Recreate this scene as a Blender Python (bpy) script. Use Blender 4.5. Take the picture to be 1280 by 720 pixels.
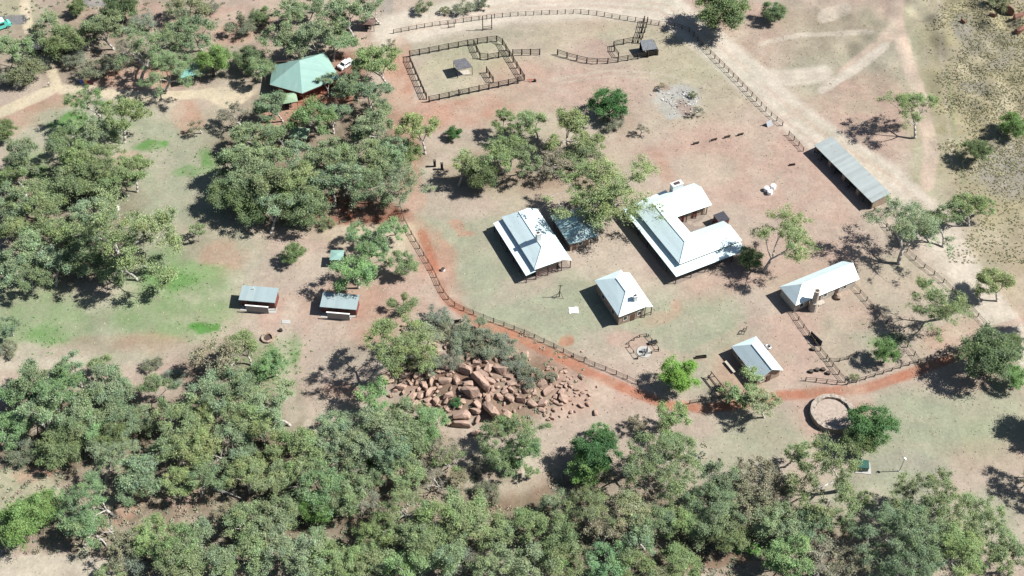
import bpy, bmesh, math, random
import numpy as np
from math import radians as R, sin, cos, pi
from mathutils import Vector, Matrix

for o in list(bpy.data.objects): bpy.data.objects.remove(o)
scene = bpy.context.scene
col = scene.collection

# ---------------------------------------------------------------- camera, sky, sun, exposure
CAM_H, PITCH, HFOV = 200.0, R(48.5), R(44.0)
cam_d = bpy.data.cameras.new('camera'); cam = bpy.data.objects.new('camera', cam_d); col.objects.link(cam)
cam_d.sensor_width = 36; cam_d.angle = HFOV; cam_d.clip_start = 1; cam_d.clip_end = 6000
cam.location = (0, 0, CAM_H); cam.rotation_euler = (pi/2 - PITCH, 0, 0)
scene.camera = cam
SUN_EL, SUN_AZ = R(46), R(2.5)            # azimuth measured from +X towards +Y
sdir = Vector((cos(SUN_EL)*cos(SUN_AZ), cos(SUN_EL)*sin(SUN_AZ), sin(SUN_EL)))
w = bpy.data.worlds.new('World'); scene.world = w; w.use_nodes = True
nt = w.node_tree; nt.nodes.clear()
sky = nt.nodes.new('ShaderNodeTexSky'); sky.sky_type = 'NISHITA'; sky.sun_disc = False
sky.sun_elevation = SUN_EL; sky.sun_rotation = pi/2 - SUN_AZ
sky.altitude = 600; sky.air_density = 1.0; sky.dust_density = 1.2
bg = nt.nodes.new('ShaderNodeBackground'); bg.inputs['Strength'].default_value = 0.05
wo = nt.nodes.new('ShaderNodeOutputWorld')
nt.links.new(sky.outputs[0], bg.inputs[0]); nt.links.new(bg.outputs[0], wo.inputs[0])
sl = bpy.data.lights.new('sun', 'SUN'); sl.energy = 5.0; sl.angle = R(0.53); sl.color = (1, .97, .92)
sun = bpy.data.objects.new('sun', sl); col.objects.link(sun)
sun.rotation_euler = sdir.to_track_quat('Z', 'Y').to_euler()
scene.view_settings.view_transform = 'Standard'; scene.view_settings.look = 'None'
scene.view_settings.exposure = 0.95; scene.view_settings.gamma = 1; scene.view_settings.use_curve_mapping = False
scene.cycles.max_bounces = 5; scene.cycles.diffuse_bounces = 2; scene.cycles.glossy_bounces = 2
scene.cycles.transmission_bounces = 3; scene.cycles.use_denoising = True
scene.cycles.caustics_reflective = False; scene.cycles.caustics_refractive = False

# ---------------------------------------------------------------- survey: photo pixel <-> ground point
FPX = 640/math.tan(HFOV/2)
FW = np.array([0, cos(PITCH), -sin(PITCH)]); UP = np.array([0, sin(PITCH), cos(PITCH)])
def proj(x, y, z):
    zz = z - CAM_H
    d = y*FW[1] + zz*FW[2]
    return 640 + FPX*x/d, 360 - FPX*(y*UP[1] + zz*UP[2])/d
def vnoise(x, y, seed=0):
    xi = np.floor(x).astype(np.int64); yi = np.floor(y).astype(np.int64); fx = x-xi; fy = y-yi
    fx = fx*fx*(3-2*fx); fy = fy*fy*(3-2*fy)
    def h(a, b):
        n = (a*374761393 + b*668265263 + seed*982451653) & 0xffffffff
        n = ((n ^ (n >> 13))*1274126177) & 0xffffffff
        return ((n ^ (n >> 16)) & 0xffff)/65535.0
    return (h(xi, yi)*(1-fx)+h(xi+1, yi)*fx)*(1-fy) + (h(xi, yi+1)*(1-fx)+h(xi+1, yi+1)*fx)*fy
def fbm(x, y, seed=0, o=4):
    s = 0; a = .5; t = 0
    for i in range(o):
        s = s + a*vnoise(x*2**i, y*2**i, seed+i*17); t += a; a *= .55
    return s/t
def G0(px, py, z=0.0):
    d = FW*FPX + np.array([1, 0, 0])*(px-640) + UP*(360-py)
    t = (z-CAM_H)/d[2]
    return (d[0]*t, d[1]*t)
HILLS = []   # (x, y, sx, sy, rot, amp)
for px, py, sx, sy, rot, amp in [(590, 475, 9, 6, .2, 1.9), (660, 480, 9, 6, 0, 1.5), (545, 430, 8, 6, 0, 1.2),
                            (1300, 20, 34, 30, .3, 7.0), (1275, 215, 16, 22, 0, 1.2), (45, 600, 16, 6, -.25, 1.2), (500, 475, 7, 6, 0, 1.0)]:
    gx, gy = G0(px, py, 0); HILLS.append((gx, gy, sx, sy, rot, amp))
def hgt(x, y):
    x = np.asarray(x, float); y = np.asarray(y, float)
    h = 0.10*(vnoise(x*.07, y*.07, 5)-.5)
    for gx, gy, sx, sy, rot, amp in HILLS:
        u = (x-gx)*cos(rot)+(y-gy)*sin(rot); v = -(x-gx)*sin(rot)+(y-gy)*cos(rot)
        g = np.exp(-.5*((u/sx)**2+(v/sy)**2))
        h = h + amp*g*(.8+.4*vnoise(x*.25, y*.25, 9))
    return h
def G(px, py, z=0.0):
    """ground point under a photo pixel, z metres above the local ground"""
    h = 0.0
    for _ in range(4):
        x, y = G0(px, py, h+z); h = float(hgt(x, y))
    return x, y, h
def scale_at(px, py): # pixels of the 1280 photo per metre
    x, y, h = G(px, py); return FPX/((y*FW[1]) + (h-CAM_H)*FW[2])

def lin(c):
    return tuple(((v/255)/12.92 if v/255 <= .04045 else ((v/255+.055)/1.055)**2.4) for v in c)
KEXP = 2.24
def alb(c): return tuple(min(v/KEXP, .85) for v in lin(c))

# ---------------------------------------------------------------- tagging and mesh helpers
def tag(o, label=None, cat=None, group=None, kind=None):
    if label: o['label'] = label
    if cat: o['category'] = cat
    if group: o['group'] = group
    if kind: o['kind'] = kind
    return o
def empty(name, loc, rz=0.0, label=None, cat=None, group=None):
    o = bpy.data.objects.new(name, None); col.objects.link(o); o.empty_display_size = .3
    o.location = loc; o.rotation_euler = (0, 0, rz)
    return tag(o, label, cat, group)
class MB:
    def __init__(s): s.v = []; s.f = []
    def add(s, vs, fs):
        n = len(s.v); s.v += [tuple(v) for v in vs]; s.f += [tuple(i+n for i in f) for f in fs]; return s
    def box(s, x0, y0, z0, x1, y1, z1):
        vs = [(x0,y0,z0),(x1,y0,z0),(x1,y1,z0),(x0,y1,z0),(x0,y0,z1),(x1,y0,z1),(x1,y1,z1),(x0,y1,z1)]
        return s.add(vs, [(3,2,1,0),(4,5,6,7),(0,1,5,4),(1,2,6,5),(2,3,7,6),(3,0,4,7)])
    def slab(s, pts, t=.07):
        n = len(pts)
        a = Vector(pts[1])-Vector(pts[0]); b = Vector(pts[2])-Vector(pts[0]); nz = a.cross(b)
        if nz.z < 0: pts = pts[::-1]
        vs = list(pts)+[(p[0], p[1], p[2]-t) for p in pts]
        return s.add(vs, [tuple(range(n)), tuple(range(2*n-1, n-1, -1))]+[(i, i+n, (i+1) % n+n, (i+1) % n) for i in range(n)])
    def wallpoly(s, p0, p1, z0, tops, th=.3):
        # vertical wall from p0 to p1; tops = list of (fraction, z)
        d = Vector((p1[0]-p0[0], p1[1]-p0[1])); nrm = Vector((-d.y, d.x)).normalized()*th
        prof = [(0, z0)]+[(1, z0)]+[(f, z) for f, z in tops[::-1]]
        n = len(prof)
        A = [(p0[0]+d.x*f, p0[1]+d.y*f, z) for f, z in prof]; B = [(x+nrm.x, y+nrm.y, z) for x, y, z in A]
        return s.add(A+B, [tuple(range(n)), tuple(range(2*n-1, n-1, -1))]+[(i, i+n, (i+1) % n+n, (i+1) % n) for i in range(n)])
    def tube(s, p0, p1, r0, r1=None, n=6):
        r1 = r0 if r1 is None else r1
        p0 = Vector(p0); p1 = Vector(p1); d = (p1-p0)
        if d.length < 1e-6: return s
        d.normalize(); a = d.orthogonal().normalized(); b = d.cross(a)
        vs = [p0+(a*cos(2*pi*i/n)+b*sin(2*pi*i/n))*r0 for i in range(n)]+[p1+(a*cos(2*pi*i/n)+b*sin(2*pi*i/n))*r1 for i in range(n)]
        return s.add(vs, [(i, (i+1) % n, (i+1) % n+n, i+n) for i in range(n)]+[tuple(range(n-1, -1, -1)), tuple(range(n, 2*n))])
    def beam(s, p0, p1, w_, h_):
        p0 = Vector(p0); p1 = Vector(p1); d = (p1-p0).normalized()
        a = d.cross(Vector((0, 0, 1))); a = a.normalized() if a.length > 1e-3 else Vector((1, 0, 0)); b = a.cross(d)
        c = [(-1,-1),(1,-1),(1,1),(-1,1)]
        vs = [p0+a*(w_/2*i)+b*(h_/2*j) for i, j in c]+[p1+a*(w_/2*i)+b*(h_/2*j) for i, j in c]
        return s.add(vs, [(3,2,1,0),(4,5,6,7),(0,1,5,4),(1,2,6,5),(2,3,7,6),(3,0,4,7)])
    def ring(s, c, r, tube_r, n=16, axis='z', m=5):
        vs = []; fs = []
        for i in range(n):
            a = 2*pi*i/n
            for j in range(m):
                b = 2*pi*j/m; rr = r+tube_r*cos(b); q = (rr*cos(a), rr*sin(a), tube_r*sin(b))
                if axis == 'x': q = (q[2], q[0], q[1])
                if axis == 'y': q = (q[0], q[2], q[1])
                vs.append((c[0]+q[0], c[1]+q[1], c[2]+q[2]))
        for i in range(n):
            for j in range(m):
                fs.append((i*m+j, ((i+1) % n)*m+j, ((i+1) % n)*m+(j+1) % m, i*m+(j+1) % m))
        return s.add(vs, fs)
    def mesh(s, name, mat, smooth=False):
        me = bpy.data.meshes.new(name); me.from_pydata(s.v, [], s.f); me.update()
        bm = bmesh.new(); bm.from_mesh(me); bmesh.ops.recalc_face_normals(bm, faces=bm.faces); bm.to_mesh(me); bm.free()
        if mat: me.materials.append(mat)
        if smooth:
            for p in me.polygons: p.use_smooth = True
        return me
    def build(s, name, mat, parent=None, smooth=False, loc=None, rz=None):
        o = bpy.data.objects.new(name, s.mesh(name, mat, smooth)); col.objects.link(o)
        if parent: o.parent = parent
        if loc: o.location = loc
        if rz is not None: o.rotation_euler = (0, 0, rz)
        return o
def kids(o): return [c for c in o.children]
def copy_tree(o, parent=None):
    c = o.copy(); col.objects.link(c); c.parent = parent
    for ch in kids(o): copy_tree(ch, c)
    return c

# ---------------------------------------------------------------- materials
def newmat(name):
    m = bpy.data.materials.new(name); m.use_nodes = True
    n = m.node_tree.nodes; b = n['Principled BSDF']
    return m, m.node_tree, n, b
def simple(name, c, rough=.8, var=.18, scale=3.0, metal=0.0, bump=0.0, bscale=20., spec=.3, stains=None):
    """base colour broken up by two scales of noise, optional stain colour, optional bump"""
    m, t, n, b = newmat(name)
    tc = n.new('ShaderNodeTexCoord')
    nz = n.new('ShaderNodeTexNoise'); nz.inputs['Scale'].default_value = scale; nz.inputs['Detail'].default_value = 5
    t.links.new(tc.outputs['Object'], nz.inputs['Vector'])
    r = n.new('ShaderNodeValToRGB'); r.color_ramp.elements[0].position = .3; r.color_ramp.elements[1].position = .7
    r.color_ramp.elements[0].color = (*[v*(1-var) for v in c], 1); r.color_ramp.elements[1].color = (*[min(v*(1+var), .9) for v in c], 1)
    t.links.new(nz.outputs['Fac'], r.inputs['Fac']); out = r.outputs['Color']
    if stains:
        sc, ssc, th = stains
        n2 = n.new('ShaderNodeTexNoise'); n2.inputs['Scale'].default_value = ssc; n2.inputs['Detail'].default_value = 6
        t.links.new(tc.outputs['Object'], n2.inputs['Vector'])
        r2 = n.new('ShaderNodeValToRGB'); r2.color_ramp.elements[0].position = th; r2.color_ramp.elements[1].position = th+.12
        mx = n.new('ShaderNodeMix'); mx.data_type = 'RGBA'
        t.links.new(n2.outputs['Fac'], r2.inputs['Fac']); t.links.new(r2.outputs['Color'], mx.inputs['Factor'])
        t.links.new(out, mx.inputs['A']); mx.inputs['B'].default_value = (*sc, 1); out = mx.outputs['Result']
    t.links.new(out, b.inputs['Base Color'])
    b.inputs['Roughness'].default_value = rough; b.inputs['Metallic'].default_value = metal; b.inputs['Specular IOR Level'].default_value = spec
    if bump:
        n3 = n.new('ShaderNodeTexNoise'); n3.inputs['Scale'].default_value = bscale; n3.inputs['Detail'].default_value = 4
        bp = n.new('ShaderNodeBump'); bp.inputs['Strength'].default_value = bump; bp.inputs['Distance'].default_value = .05
        t.links.new(tc.outputs['Object'], n3.inputs['Vector']); t.links.new(n3.outputs['Fac'], bp.inputs['Height']); t.links.new(bp.outputs['Normal'], b.inputs['Normal'])
    return m
def iron(name, c, axis='Y', rust=None, rth=.62, var=.06, rough=.42, spec=.5):
    """corrugated iron: ribs along `axis`, sheets 0.76 m wide that each weather a little differently"""
    m, t, n, b = newmat(name)
    tc = n.new('ShaderNodeTexCoord'); sx = n.new('ShaderNodeSeparateXYZ'); t.links.new(tc.outputs['Object'], sx.inputs[0])
    a = 'X' if axis == 'Y' else 'Y'
    mul = n.new('ShaderNodeMath'); mul.operation = 'MULTIPLY'; mul.inputs[1].default_value = 1/.76; t.links.new(sx.outputs[a], mul.inputs[0])
    fl = n.new('ShaderNodeMath'); fl.operation = 'FLOOR'; t.links.new(mul.outputs[0], fl.inputs[0])
    wn = n.new('ShaderNodeTexWhiteNoise'); wn.noise_dimensions = '1D'; t.links.new(fl.outputs[0], wn.inputs['W'])
    nz = n.new('ShaderNodeTexNoise'); nz.inputs['Scale'].default_value = .8; nz.inputs['Detail'].default_value = 6; t.links.new(tc.outputs['Object'], nz.inputs['Vector'])
    ad = n.new('ShaderNodeMath'); ad.operation = 'ADD'; t.links.new(wn.outputs['Value'], ad.inputs[0]); t.links.new(nz.outputs['Fac'], ad.inputs[1])
    r = n.new('ShaderNodeValToRGB'); r.color_ramp.elements[0].position = .2; r.color_ramp.elements[1].position = 1.0
    hf = n.new('ShaderNodeMath'); hf.operation = 'MULTIPLY'; hf.inputs[1].default_value = .6; t.links.new(ad.outputs[0], hf.inputs[0]); t.links.new(hf.outputs[0], r.inputs['Fac'])
    r.color_ramp.elements[0].color = (*[v*(1-var) for v in c], 1); r.color_ramp.elements[1].color = (*[min(v*(1+var), .9) for v in c], 1)
    out = r.outputs['Color']
    if rust:
        n2 = n.new('ShaderNodeTexNoise'); n2.inputs['Scale'].default_value = .55; n2.inputs['Detail'].default_value = 8; n2.inputs['Roughness'].default_value = .65
        mp = n.new('ShaderNodeMapping'); t.links.new(tc.outputs['Object'], mp.inputs[0]); mp.inputs['Scale'].default_value = (2.2, .5, .5) if axis == 'Y' else (.5, 2.2, .5)
        t.links.new(mp.outputs[0], n2.inputs['Vector'])
        r2 = n.new('ShaderNodeValToRGB'); r2.color_ramp.elements[0].position = rth; r2.color_ramp.elements[1].position = rth+.12
        mx = n.new('ShaderNodeMix'); mx.data_type = 'RGBA'; t.links.new(n2.outputs['Fac'], r2.inputs['Fac']); t.links.new(r2.outputs['Color'], mx.inputs['Factor'])
        t.links.new(out, mx.inputs['A']); mx.inputs['B'].default_value = (*rust, 1); out = mx.outputs['Result']
    t.links.new(out, b.inputs['Base Color']); b.inputs['Roughness'].default_value = rough; b.inputs['Specular IOR Level'].default_value = spec
    wv = n.new('ShaderNodeMath'); wv.operation = 'MULTIPLY'; wv.inputs[1].default_value = 2*pi/.19; t.links.new(sx.outputs[a], wv.inputs[0])
    sn = n.new('ShaderNodeMath'); sn.operation = 'SINE'; t.links.new(wv.outputs[0], sn.inputs[0])
    bp = n.new('ShaderNodeBump'); bp.inputs['Strength'].default_value = .35; bp.inputs['Distance'].default_value = .02
    t.links.new(sn.outputs[0], bp.inputs['Height']); t.links.new(bp.outputs['Normal'], b.inputs['Normal'])
    return m
rustc = (.20, .10, .06)
M = dict(
    white_y=iron('white_iron', (.61, .74, .75), 'Y', rust=(.53,.63,.64), rth=.56), white_x=iron('white_iron_end', (.61, .74, .75), 'X', rust=(.53,.63,.64), rth=.56),
    grey_y=iron('weathered_iron', (.44, .53, .56), 'Y', rust=(.34, .30, .26), rth=.6), grey_x=iron('weathered_iron_end', (.36, .44, .47), 'X', rust=(.34, .30, .26), rth=.6),
    old_y=iron('old_blue_grey_iron', (.20, .29, .31), 'X', rust=(.42, .42, .38), rth=.55, var=.35),
    shed_y=iron('long_shed_iron', (.30, .335, .33), 'X', rust=(.22, .18, .15), rth=.6, var=.12),
    blue_y=iron('blue_grey_sheet', (.25, .315, .325), 'Y', rust=(.30,.33,.32), rth=.58, var=.07), green=iron('pale_green_sheet', (.21, .34, .30), 'Y', rust=(.27,.37,.33), rth=.55, var=.05),
    greenx=iron('pale_green_sheet_side', (.21, .34, .30), 'X', rust=(.27,.37,.33), rth=.55, var=.05), teal=iron('teal_sheet', (.13, .32, .29), 'Y', var=.06),
    sage=simple('sage_canvas', (.21, .30, .20), .8, .08, 1.0), brownroof=iron('brown_sheet', (.13, .085, .075), 'X', var=.12),
    stone=simple('rubble_stone', (.28, .215, .165), .95, .3, 2.2, bump=.6, bscale=6, stains=((.24, .16, .11), 1.5, .58)),
    palestone=simple('limewashed_stone', (.38, .34, .29), .95, .2, 3, bump=.5, bscale=6, stains=((.24, .19, .15), 2.0, .6)),
    pinkwall=simple('pink_render', (.34, .25, .225), .9, .12, 2), darkwall=simple('dark_timber_wall', (.06, .04, .035), .8, .2, 4),
    redwall=simple('red_brown_sheet_wall', (.14, .045, .04), .6, .12, 3), paver=simple('stone_flags', (.2, .165, .14), .9, .2, 3),
    creampanel=simple('pale_panel', (.26, .255, .25), .7, .06, 2), whitecap=simple('white_capping', (.75, .74, .70), .6, .05, 2),
    timber=simple('grey_timber', (.075, .062, .052), .9, .3, 5, bump=.4, bscale=18), darktimber=simple('dark_timber', (.03, .024, .02), .9, .3, 5),
    wire=simple('fence_wire', (.16, .14, .12), .6, .1, 5), glass=simple('dark_glass', (.02, .025, .03), .12, .1, 2, spec=.6),
    trim=simple('painted_trim', (.10, .06, .05), .7, .1, 4), concrete=simple('concrete', (.34, .335, .315), .9, .12, 2),
    steel=simple('galvanised_steel', (.34, .35, .36), .4, .1, 3, metal=.6), black=simple('black_rubber', (.02, .02, .02), .7, .2, 4),
    carwhite=simple('white_car_paint', (.74, .75, .76), .25, .02, 1, spec=.6), teald=simple('turquoise_paint', (.10, .50, .42), .35, .05, 1, spec=.5),
    shade=simple('charcoal_cloth', (.045, .045, .055), .9, .2, 2), bluep=simple('blue_panel', (.03, .07, .30), .5, .05, 1), orange=simple('orange_panel', (.62, .36, .10), .5, .05, 1),
    redp=simple('red_paint', (.42, .05, .03), .5, .1, 2), maroon=simple('maroon_panel', (.12, .02, .05), .5, .05, 1), lens=simple('lamp_cover', (.8, .8, .78), .3, .02, 1),
    greenbox=simple('dark_green_metal', (.03, .09, .075), .35, .1, 2, spec=.5), canvas=simple('white_canvas', (.74, .74, .76), .8, .05, 2),
    whitewash=simple('whitewashed_masonry', (.50, .52, .52), .8, .08, 3),
    rock=simple('red_sandstone', (.335, .235, .185), .95, .3, 1.6, bump=.7, bscale=3.5, stains=((.17, .10, .075), .9, .58)),
    rock2=simple('rust_brown_rock', (.22, .115, .085), .95, .3, .7, bump=.7, bscale=2.5, stains=((.12, .07, .06), .6, .55)),
    log=simple('bleached_wood', (.38, .36, .33), .9, .2, 2), bark=simple('white_gum_bark', (.36, .34, .31), .85, .3, 1.3, stains=((.17, .13, .10), .9, .60)),
    dbark=simple('dark_bark', (.10, .08, .065), .95, .3, 2), ash=simple('ash', (.45, .45, .45), .95, .15, 2),
    skin=simple('skin', (.35, .2, .14), .6, .05, 2), hair=simple('hair', (.03, .02, .015), .7, .1, 4), shirt=simple('white_shirt', (.75, .75, .74), .8, .04, 3), trousers=simple('dark_trousers', (.05, .05, .07), .85, .1, 3),
)
# ---------------------------------------------------------------- ground
C_ = dict(tan=(210,192,176), pink=(213,182,166), gg=(182,187,160), bg=(104,164,80), red=(202,134,106), cream=(240,228,211), sand=(240,224,194),
          litter=(148,134,114), rocky=(188,160,142), straw=(200,195,165), hill=(192,182,148), grey=(172,168,158), ashc=(206,205,198), rust=(160,108,88),
          track=(232,210,190), asphalt=(150,150,152), crev=(146,116,98), pgreen=(152,180,126), redsoft=(212,168,146), pale=(221,210,190), brown=(182,160,140))
# (cx, cy, rx, ry, rotation deg, colour, strength, edge softness)
BL = [
 (170,215,130,75,-8,'gg',.85,.5),(95,165,95,45,-8,'gg',.8,.5),(230,320,95,70,0,'gg',.8,.5),(110,415,130,45,0,'gg',.85,.5),(50,395,70,45,0,'pgreen',.6,.6),
 (215,385,80,42,0,'pgreen',.75,.6),(60,445,70,20,0,'pale',.8,.6),(120,432,60,14,-5,'brown',.5,.8),(190,430,40,14,0,'redsoft',.4,.9),
 (250,300,45,28,-20,'brown',.3,.8),(280,325,30,24,0,'redsoft',.6,.7),(160,200,24,10,0,'redsoft',.7,.6),(235,345,60,18,0,'pgreen',.8,.7),
 (590,300,75,42,20,'gg',.75,.5),(590,345,45,25,30,'gg',.6,.6),(690,385,120,52,15,'gg',.9,.5),(860,395,70,55,0,'gg',.8,.5),(770,440,55,30,0,'tan',.7,.6),(890,455,50,45,0,'gg',.5,.7),
 (735,300,55,30,0,'tan',.8,.6),(560,250,60,22,5,'tan',.9,.5),(545,215,35,18,0,'pale',.7,.6),(500,180,26,60,-5,'redsoft',.75,.5),(495,90,20,60,0,'redsoft',.8,.5),(560,140,85,22,-6,'redsoft',.8,.6),
 (540,320,24,60,-28,'redsoft',.8,.5),(470,295,60,26,0,'sand',.6,.6),(585,85,64,34,-12,'straw',.8,.3),(560,50,90,20,-5,'gg',.4,.7),(740,50,90,30,0,'straw',.4,.7),
 (740,65,30,14,0,'pink',.9,.6),(760,70,50,20,0,'grey',.25,.8),(650,95,40,22,0,'redsoft',.4,.8),(890,95,70,65,0,'straw',.4,.8),(850,75,60,40,0,'straw',.4,.8),
 (960,215,150,55,10,'pink',.75,.6),(860,195,60,24,0,'pink',.6,.7),(1035,290,60,30,30,'pink',.65,.6),(870,215,50,20,0,'pale',.5,.8),(830,212,26,8,60,'redsoft',.5,.9),
 (1010,430,55,50,30,'pink',.6,.6),(1060,430,45,40,30,'gg',.45,.6),(1075,395,30,20,0,'pink',.5,.7),(920,470,32,42,0,'redsoft',.55,.7),(830,395,26,8,-20,'redsoft',.5,.9),
 (845,378,8,7,0,'redsoft',.5,.8),(710,427,7,9,30,'red',.8,.5),(570,280,12,6,20,'redsoft',.7,.6),(582,290,12,4,0,'redsoft',.8,.6),(785,425,26,12,0,'pink',.8,.6),
 (1215,380,60,60,0,'pale',.8,.6),(1190,300,50,40,0,'cream',.55,.7),(1270,380,40,60,0,'pink',.5,.7),
 (1160,120,30,180,-3,'straw',.9,.4),(1050,70,90,60,0,'gg',.5,.7),(1100,120,40,30,0,'gg',.4,.8),(1080,150,60,60,0,'pink',.6,.7),(900,20,70,20,0,'pink',.7,.6),(1020,40,80,35,0,'brown',.35,.8),(1090,130,50,40,0,'pink',.35,.8),(950,60,40,30,0,'pink',.5,.8),
 (1232,110,75,190,-6,'hill',1,.5),(1270,280,60,110,0,'hill',.6,.5),(1205,35,14,20,0,'grey',.8,.6),(1240,60,40,22,20,'grey',.5,.8),(1215,110,14,10,0,'grey',.8,.6),(1260,210,50,36,20,'grey',.8,.6),(1225,75,26,8,-10,'hill',.9,.5),
 (440,395,75,42,0,'redsoft',.65,.6),(350,392,26,30,0,'pink',.8,.5),(400,450,50,70,0,'tan',.8,.6),(425,495,26,16,0,'redsoft',.7,.7),(405,520,60,26,0,'pale',.8,.6),(525,370,50,34,0,'pink',.6,.7),
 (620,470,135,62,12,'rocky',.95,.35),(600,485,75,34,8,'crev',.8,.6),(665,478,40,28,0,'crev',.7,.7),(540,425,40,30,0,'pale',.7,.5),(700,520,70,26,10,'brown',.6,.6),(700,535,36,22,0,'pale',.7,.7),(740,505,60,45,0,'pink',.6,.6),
 (790,550,110,40,0,'tan',.9,.6),(900,575,70,34,0,'gg',.6,.6),(960,540,60,30,0,'gg',.55,.7),(1130,545,75,60,0,'gg',.9,.5),(1230,530,55,60,0,'gg',.7,.6),(1130,590,50,28,0,'grey',.55,.7),
 (1100,630,90,40,0,'gg',.75,.6),(1240,570,60,24,0,'pink',.4,.8),(1240,650,40,40,0,'gg',.7,.7),(1000,330,60,40,0,'pink',.6,.7),(880,330,80,40,0,'pink',.4,.8),(700,110,110,30,0,'pink',.5,.7),(1040,515,52,36,0,'pink',.8,.5),
 (640,612,52,26,-10,'redsoft',.8,.5),(650,625,40,10,-12,'red',.5,.6),(890,695,60,14,-8,'rust',.9,.5),
 (210,620,230,85,0,'litter',.9,.4),(470,630,180,90,0,'litter',.9,.4),(760,655,140,75,0,'litter',.85,.5),(980,680,120,50,0,'litter',.75,.5),(100,545,130,60,0,'litter',.85,.5),(300,490,90,60,0,'litter',.7,.5),
 (615,585,75,34,0,'pale',.75,.7),(350,570,100,50,0,'litter',.8,.5),
 (150,50,190,60,0,'litter',.5,.6),(170,20,60,16,0,'pink',.7,.6),(180,95,55,15,-8,'redsoft',.9,.5),(300,40,40,14,-15,'redsoft',.8,.6),(270,15,40,10,0,'pink',.8,.6),(130,25,60,30,0,'brown',.4,.8),(20,12,34,16,0,'straw',.8,.5),
 (380,195,120,80,0,'litter',.7,.5),(90,270,90,80,0,'litter',.7,.5),(390,122,60,22,-15,'red',.75,.5),(425,85,34,22,0,'rust',.7,.6),(345,160,24,34,30,'redsoft',.9,.5),(440,265,75,20,5,'rust',.95,.5),(495,150,24,20,0,'grey',.4,.7),
 (470,190,60,70,0,'litter',.6,.6),(640,215,90,30,0,'brown',.7,.5),(600,225,50,12,0,'brown',.6,.6),(765,160,30,18,0,'brown',.5,.7),(740,165,30,16,0,'pale',.6,.7),
 (845,125,32,20,10,'ashc',.9,.4),(858,136,14,7,20,'rust',.5,.6),(827,107,8,5,0,'rust',.6,.6),
 (20,612,55,26,-6,'straw',1,.4),(50,590,30,10,-10,'redsoft',.6,.6),(50,712,120,17,0,'pale',1,.3),(150,640,50,14,-35,'redsoft',.6,.6),(235,622,30,10,-10,'pink',.7,.6),(110,680,30,12,-50,'straw',.7,.6),
 (285,118,36,11,-5,'sand',.95,.35),(232,125,20,9,0,'brown',.5,.6),(235,145,16,22,0,'redsoft',.7,.7),(75,124,55,10,-12,'red',.35,.6),(10,150,40,20,-15,'redsoft',.5,.8),
 (85,157,26,15,-10,'bg',.9,.5),(190,182,24,7,-8,'bg',.95,.5),(256,411,20,6,0,'bg',1,.4),(262,203,11,16,10,'bg',.8,.6),(60,420,28,12,0,'bg',.5,.7),(355,445,18,26,25,'bg',.6,.7),(330,470,30,40,0,'bg',.3,.8),
 (215,350,34,15,0,'bg',.45,.8),(205,330,25,30,0,'bg',.4,.8),(935,681,24,11,10,'bg',.95,.5),(1110,426,24,9,-10,'bg',.45,.7),(1230,545,30,24,0,'bg',.12,.8),(45,205,20,16,0,'bg',.6,.6),(235,217,22,7,-8,'bg',.5,.7),
 (1190,420,40,18,-20,'redsoft',.5,.7),(1215,470,26,22,0,'pink',.6,.7),(735,240,40,18,0,'brown',.4,.7),(745,295,22,14,0,'brown',.4,.7),
 (640,500,60,16,0,'brown',.55,.6),(1063,360,26,12,0,'pink',.4,.8),(905,350,60,24,-15,'pink',.6,.7),(655,360,50,14,-20,'tan',.6,.7),
]
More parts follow.
